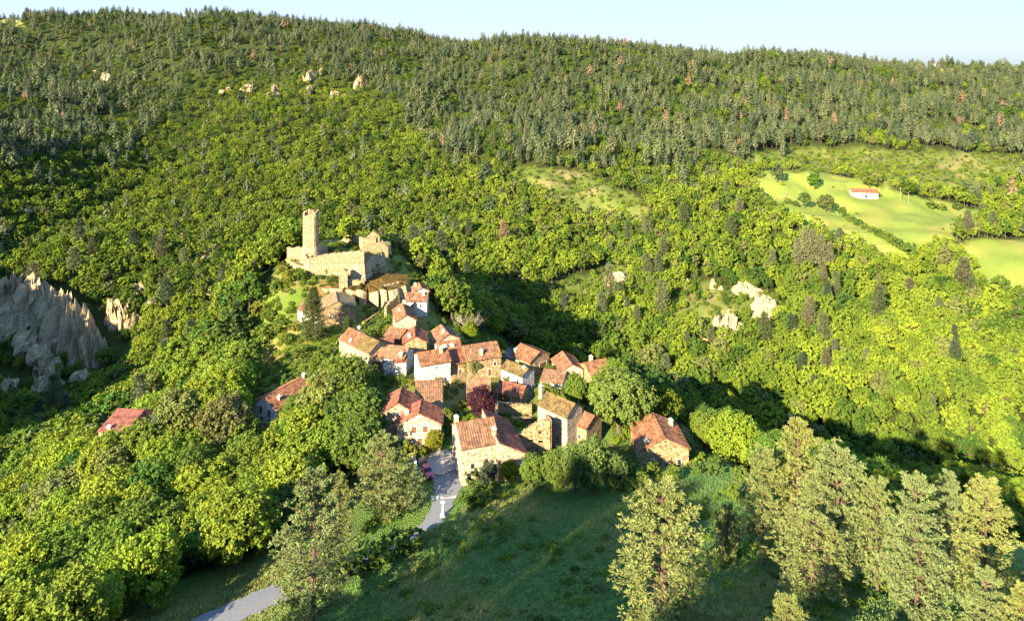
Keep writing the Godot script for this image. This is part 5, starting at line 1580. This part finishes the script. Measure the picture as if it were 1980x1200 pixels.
	body.tube([Vector3(0, 1.44, 0), Vector3(0, 1.52, 0.01), Vector3(0, 1.6, 0.02), Vector3(0, 1.7, 0.01), Vector3(0, 1.75, 0)], [0.055, 0.075, 0.095, 0.08, 0.02], 9)
	part("body", body.make(), M.cloth, o)
	b = MB.new()
	b.col = Color(0.06, 0.04, 0.03)
	b.tube([Vector3(0, 1.62, -0.03), Vector3(0, 1.72, -0.02), Vector3(0, 1.78, 0)], [0.1, 0.095, 0.03], 8)
	part("hair", b.make(), M.cloth, o)
	# posts and poles
	for q in [[1617, 328, 308, "thin pale pole in the scrub above the upper field"], [1742, 384, 362, "thin pale pole beside the track near the white field house"], [1520, 378, 368, "short pole beside the field track"], [1758, 392, 376, "thin pale pole in the field below the track"]]:
		p = gpx(q[0], q[1], 200.0)
		o = thing("utility_pole", q[3], "pole", world(p))
		var h := at_d(q[0], q[2], p.z).y - p.y
		b = MB.new()
		b.tube([Vector3(0, -0.5, 0), Vector3(0, h, 0)], [0.16, 0.11], 6)
		part("shaft", b.make(), M.dead_wood, o)
		b = MB.new()
		b.box(Vector3(-0.6, h - 0.5, -0.06), Vector3(0.6, h - 0.36, 0.06))
		part("cross_bar", b.make(), M.dead_wood, o)
	for q in [[1688, 477], [1701, 475], [1714, 486], [1749, 483]]:
		put_rock("boulder", "pale rounded boulder lying in the narrow lower field", "boulders in the narrow field", gpx(q[0], q[1], 200.0), Vector3(0.8, 0.8, 0.8), int(q[0]), q[0])
	# dry stone walls
	var n := 0
	for w in [["retaining wall of rough stone below the white gabled house's garden", [800, 742], [875, 741], 1.0], ["ochre garden wall at the edge of the parking yard", [790, 874], [838, 868], 1.2], ["garden wall along the path under the castle barn", [650, 668], [700, 632], 1.0], ["low wall edging the lawn next to the castle cliff", [702, 628], [742, 600], 0.8], ["stone garden wall with dark opening right of the olive tree".replace("right of", "beside"), [872, 742], [918, 732], 2.0]]:
		n += 1
		var a := gpx(w[1][0], w[1][1], 110.0)
		var c := gpx(w[2][0], w[2][1], 110.0)
		o = thing("stone_wall", w[0], "wall")
		part("wall", ruin_wall(a, c, [a.y + w[3], c.y + w[3]], minf(a.y, c.y) - 1.5, 0.5, [], 0.08, 0.5, 60 + n), M.stone_warm, o)
	# shrine-like lodge far off on the plateau
	p = gpx(1806, 129, 300.0)
	o = thing("plateau_hut", "tiny pale hut with red roof on the far plateau edge", "hut", world(p))
	b = MB.new()
	b.box(Vector3(-2.5, -2, -2.5), Vector3(2.5, 5, 2.5))
	part("wall", b.make(), M.render_white, o)
	b = MB.new()
	slope_sheet(b, Vector3(-2.9, 4.9, 2.9), Vector3(2.9, 4.9, 2.9), Vector3(-2.9, 6.6, 0), Vector3(2.9, 6.6, 0), 0.5, 1.0)
	slope_sheet(b, Vector3(-2.9, 4.9, -2.9), Vector3(2.9, 4.9, -2.9), Vector3(-2.9, 6.6, 0), Vector3(2.9, 6.6, 0), 0.5, 2.0)
	part("roof", b.make(), M.roof_orange, o)

func near_road(x: float, d: float, margin: float) -> bool:
	for i in road_pts.size() - 1:
		var a: Vector4 = road_pts[i]
		var b: Vector4 = road_pts[i + 1]
		var e := Vector2(b.x - a.x, b.y - a.y)
		var t := clampf(Vector2(x - a.x, d - a.y).dot(e) / e.length_squared(), 0.0, 1.0)
		if Vector2(x - a.x, d - a.y).distance_to(e * t) < lerpf(a.w, b.w, t) + margin: return true
	return false

func car(label: String, paint: Color, u: float, v: float, turn: float) -> void:
	var p := at_y(u, v, -84.1)
	var o := thing("parked_car", label, "car", world(p), "cars parked in the yard")
	o.rotation_degrees.y = turn
	var pm := mat("car_paint", paint.linear_to_srgb(), null, 1.0, 0.25)
	pm.clearcoat_enabled = true
	pm.clearcoat = 0.8
	pm.clearcoat_roughness = 0.08
	var b := MB.new()
	# side outline of the shell, lofted across: [z along, low y, high y, half width]
	var rows := [[-2.0, 0.45, 0.62, 0.68], [-1.9, 0.32, 0.86, 0.8], [-1.0, 0.28, 0.95, 0.85], [0.0, 0.28, 0.97, 0.86], [1.0, 0.28, 0.95, 0.85], [1.75, 0.3, 0.92, 0.82], [1.98, 0.42, 0.8, 0.72]]
	_loft(b, rows)
	part("body", b.make(), pm, o)
	b = MB.new()
	_loft(b, [[-0.75, 0.94, 0.99, 0.76], [-0.25, 0.94, 1.44, 0.64], [0.5, 0.94, 1.48, 0.64], [1.3, 0.94, 1.4, 0.62], [1.8, 0.92, 0.98, 0.72]])
	part("windows", b.make(), M.pane, o)
	b = MB.new()
	_loft(b, [[-0.2, 1.45, 1.47, 0.6], [0.5, 1.45, 1.53, 0.63], [1.3, 1.38, 1.46, 0.6]])
	part("roof", b.make(), pm, o)
	for x in [-0.78, 0.78]:
		for z in [-1.25, 1.25]:
			b = MB.new()
			b.tube([Vector3(x - 0.1, 0.3, z), Vector3(x + 0.1, 0.3, z)], [0.3, 0.3], 12)
			var wheel := part("wheel", b.make(), M.rubber, o)
			b = MB.new()
			b.tube([Vector3(x - 0.11, 0.3, z), Vector3(x + 0.11, 0.3, z)], [0.18, 0.18], 10)
			part("rim", b.make(), M.metal, wheel)
		b = MB.new()
		b.box(Vector3(x * 0.75 - 0.14, 0.62, -2.02), Vector3(x * 0.75 + 0.14, 0.74, -1.86))
		part("headlight", b.make(), M.frame_white, o)

func _loft(b: MB, rows: Array) -> void:
	var rings := []
	for q in rows:
		var hw: float = q[3]
		var m: float = lerpf(q[1], q[2], 0.55)
		rings.append([Vector3(-hw * 0.9, q[1], q[0]), Vector3(-hw, m, q[0]), Vector3(-hw * 0.86, q[2], q[0]), Vector3(hw * 0.86, q[2], q[0]), Vector3(hw, m, q[0]), Vector3(hw * 0.9, q[1], q[0])])
	for i in rings.size() - 1:
		for k in 6:
			var k2 := (k + 1) % 6
			var out: Vector3 = rings[i][k] + rings[i][k2] - Vector3(0, rows[i][1] + rows[i][2], 2.0 * rows[i][0])
			b.face(rings[i][k], rings[i][k2], rings[i + 1][k2], rings[i + 1][k], out)
	for e in [0, rings.size() - 1]:
		var c: Vector3 = Vector3(0, (rows[e][1] + rows[e][2]) / 2.0, rows[e][0])
		for k in 6: b.tri(c, rings[e][k], rings[e][(k + 1) % 6])

func _ready() -> void:
	var cam := Camera3D.new()
	cam.name = "camera"
	cam.far = 6000.0
	cam.near = 0.5
	cam.projection = Camera3D.PROJECTION_FRUSTUM
	cam.size = cam.near * 1200.0 / FOCAL
	cam.frustum_offset = Vector2(0, (HORIZON - 600.0) / FOCAL * cam.near)
	cam.position = Vector3(0, EYE, 0)
	cam.current = true
	add_child(cam)
	var sky := ProceduralSkyMaterial.new()
	sky.sky_top_color = lin(0.1, 0.2, 0.4)
	sky.sky_horizon_color = lin(0.15, 0.173, 0.197)
	sky.sky_curve = 0.12
	sky.ground_horizon_color = lin(0.15, 0.173, 0.197)
	sky.ground_bottom_color = lin(0.08, 0.1, 0.06)
	sky.sun_angle_max = 1.0
	var env := Environment.new()
	env.background_mode = Environment.BG_SKY
	env.sky = Sky.new()
	env.sky.sky_material = sky
	env.tonemap_mode = Environment.TONE_MAPPER_LINEAR
	env.tonemap_exposure = 5.8
	env.sdfgi_enabled = true
	env.ssao_enabled = true
	env.ssil_enabled = true
	var we := WorldEnvironment.new()
	we.name = "environment"
	we.environment = env
	add_child(we)
	var sun := DirectionalLight3D.new()
	sun.name = "sun"
	sun.light_energy = 1.6
	sun.light_angular_distance = 0.5
	sun.light_color = Color(1.0, 0.93, 0.8)
	sun.shadow_enabled = true
	var a := deg_to_rad(SUN_TURN)
	var e := deg_to_rad(SUN_UP)
	add_child(sun)
	sun.look_at_from_position(Vector3.ZERO, Vector3(sin(a) * cos(e), -sin(e), -cos(a) * cos(e)))

	for s in [[bump_noise, 0.045, 2], [hill_noise, 0.006, 7], [patch_noise, 0.012, 12], [rock_noise, 0.12, 20]]:
		s[0].frequency = s[1]
		s[0].seed = s[2]
		s[0].noise_type = FastNoiseLite.TYPE_SIMPLEX_SMOOTH
		s[0].fractal_octaves = 3
	make_materials()
	M.bark_plain = M.bark.duplicate()
	M.bark_plain.vertex_color_use_as_albedo = false
	var t0 := Time.get_ticks_msec()
	make_knots()
	plan_houses()
	solve_knots()
	near_grid = fill_grid(NG)
	far_grid = fill_grid(FG)
	plan_road()
	print("grids ", Time.get_ticks_msec() - t0)
	make_ground()
	print("ground ", Time.get_ticks_msec() - t0)
	make_road()
	make_houses()
	make_castle()
	make_rocks()
	make_kit()
	print("kit ", Time.get_ticks_msec() - t0)
	scatter()
	print("scatter ", Time.get_ticks_msec() - t0, " ", woods.size())
	make_woods()
	print("woods ", Time.get_ticks_msec() - t0)
	make_own_trees()
	make_small_things()
	print("done ", Time.get_ticks_msec() - t0)
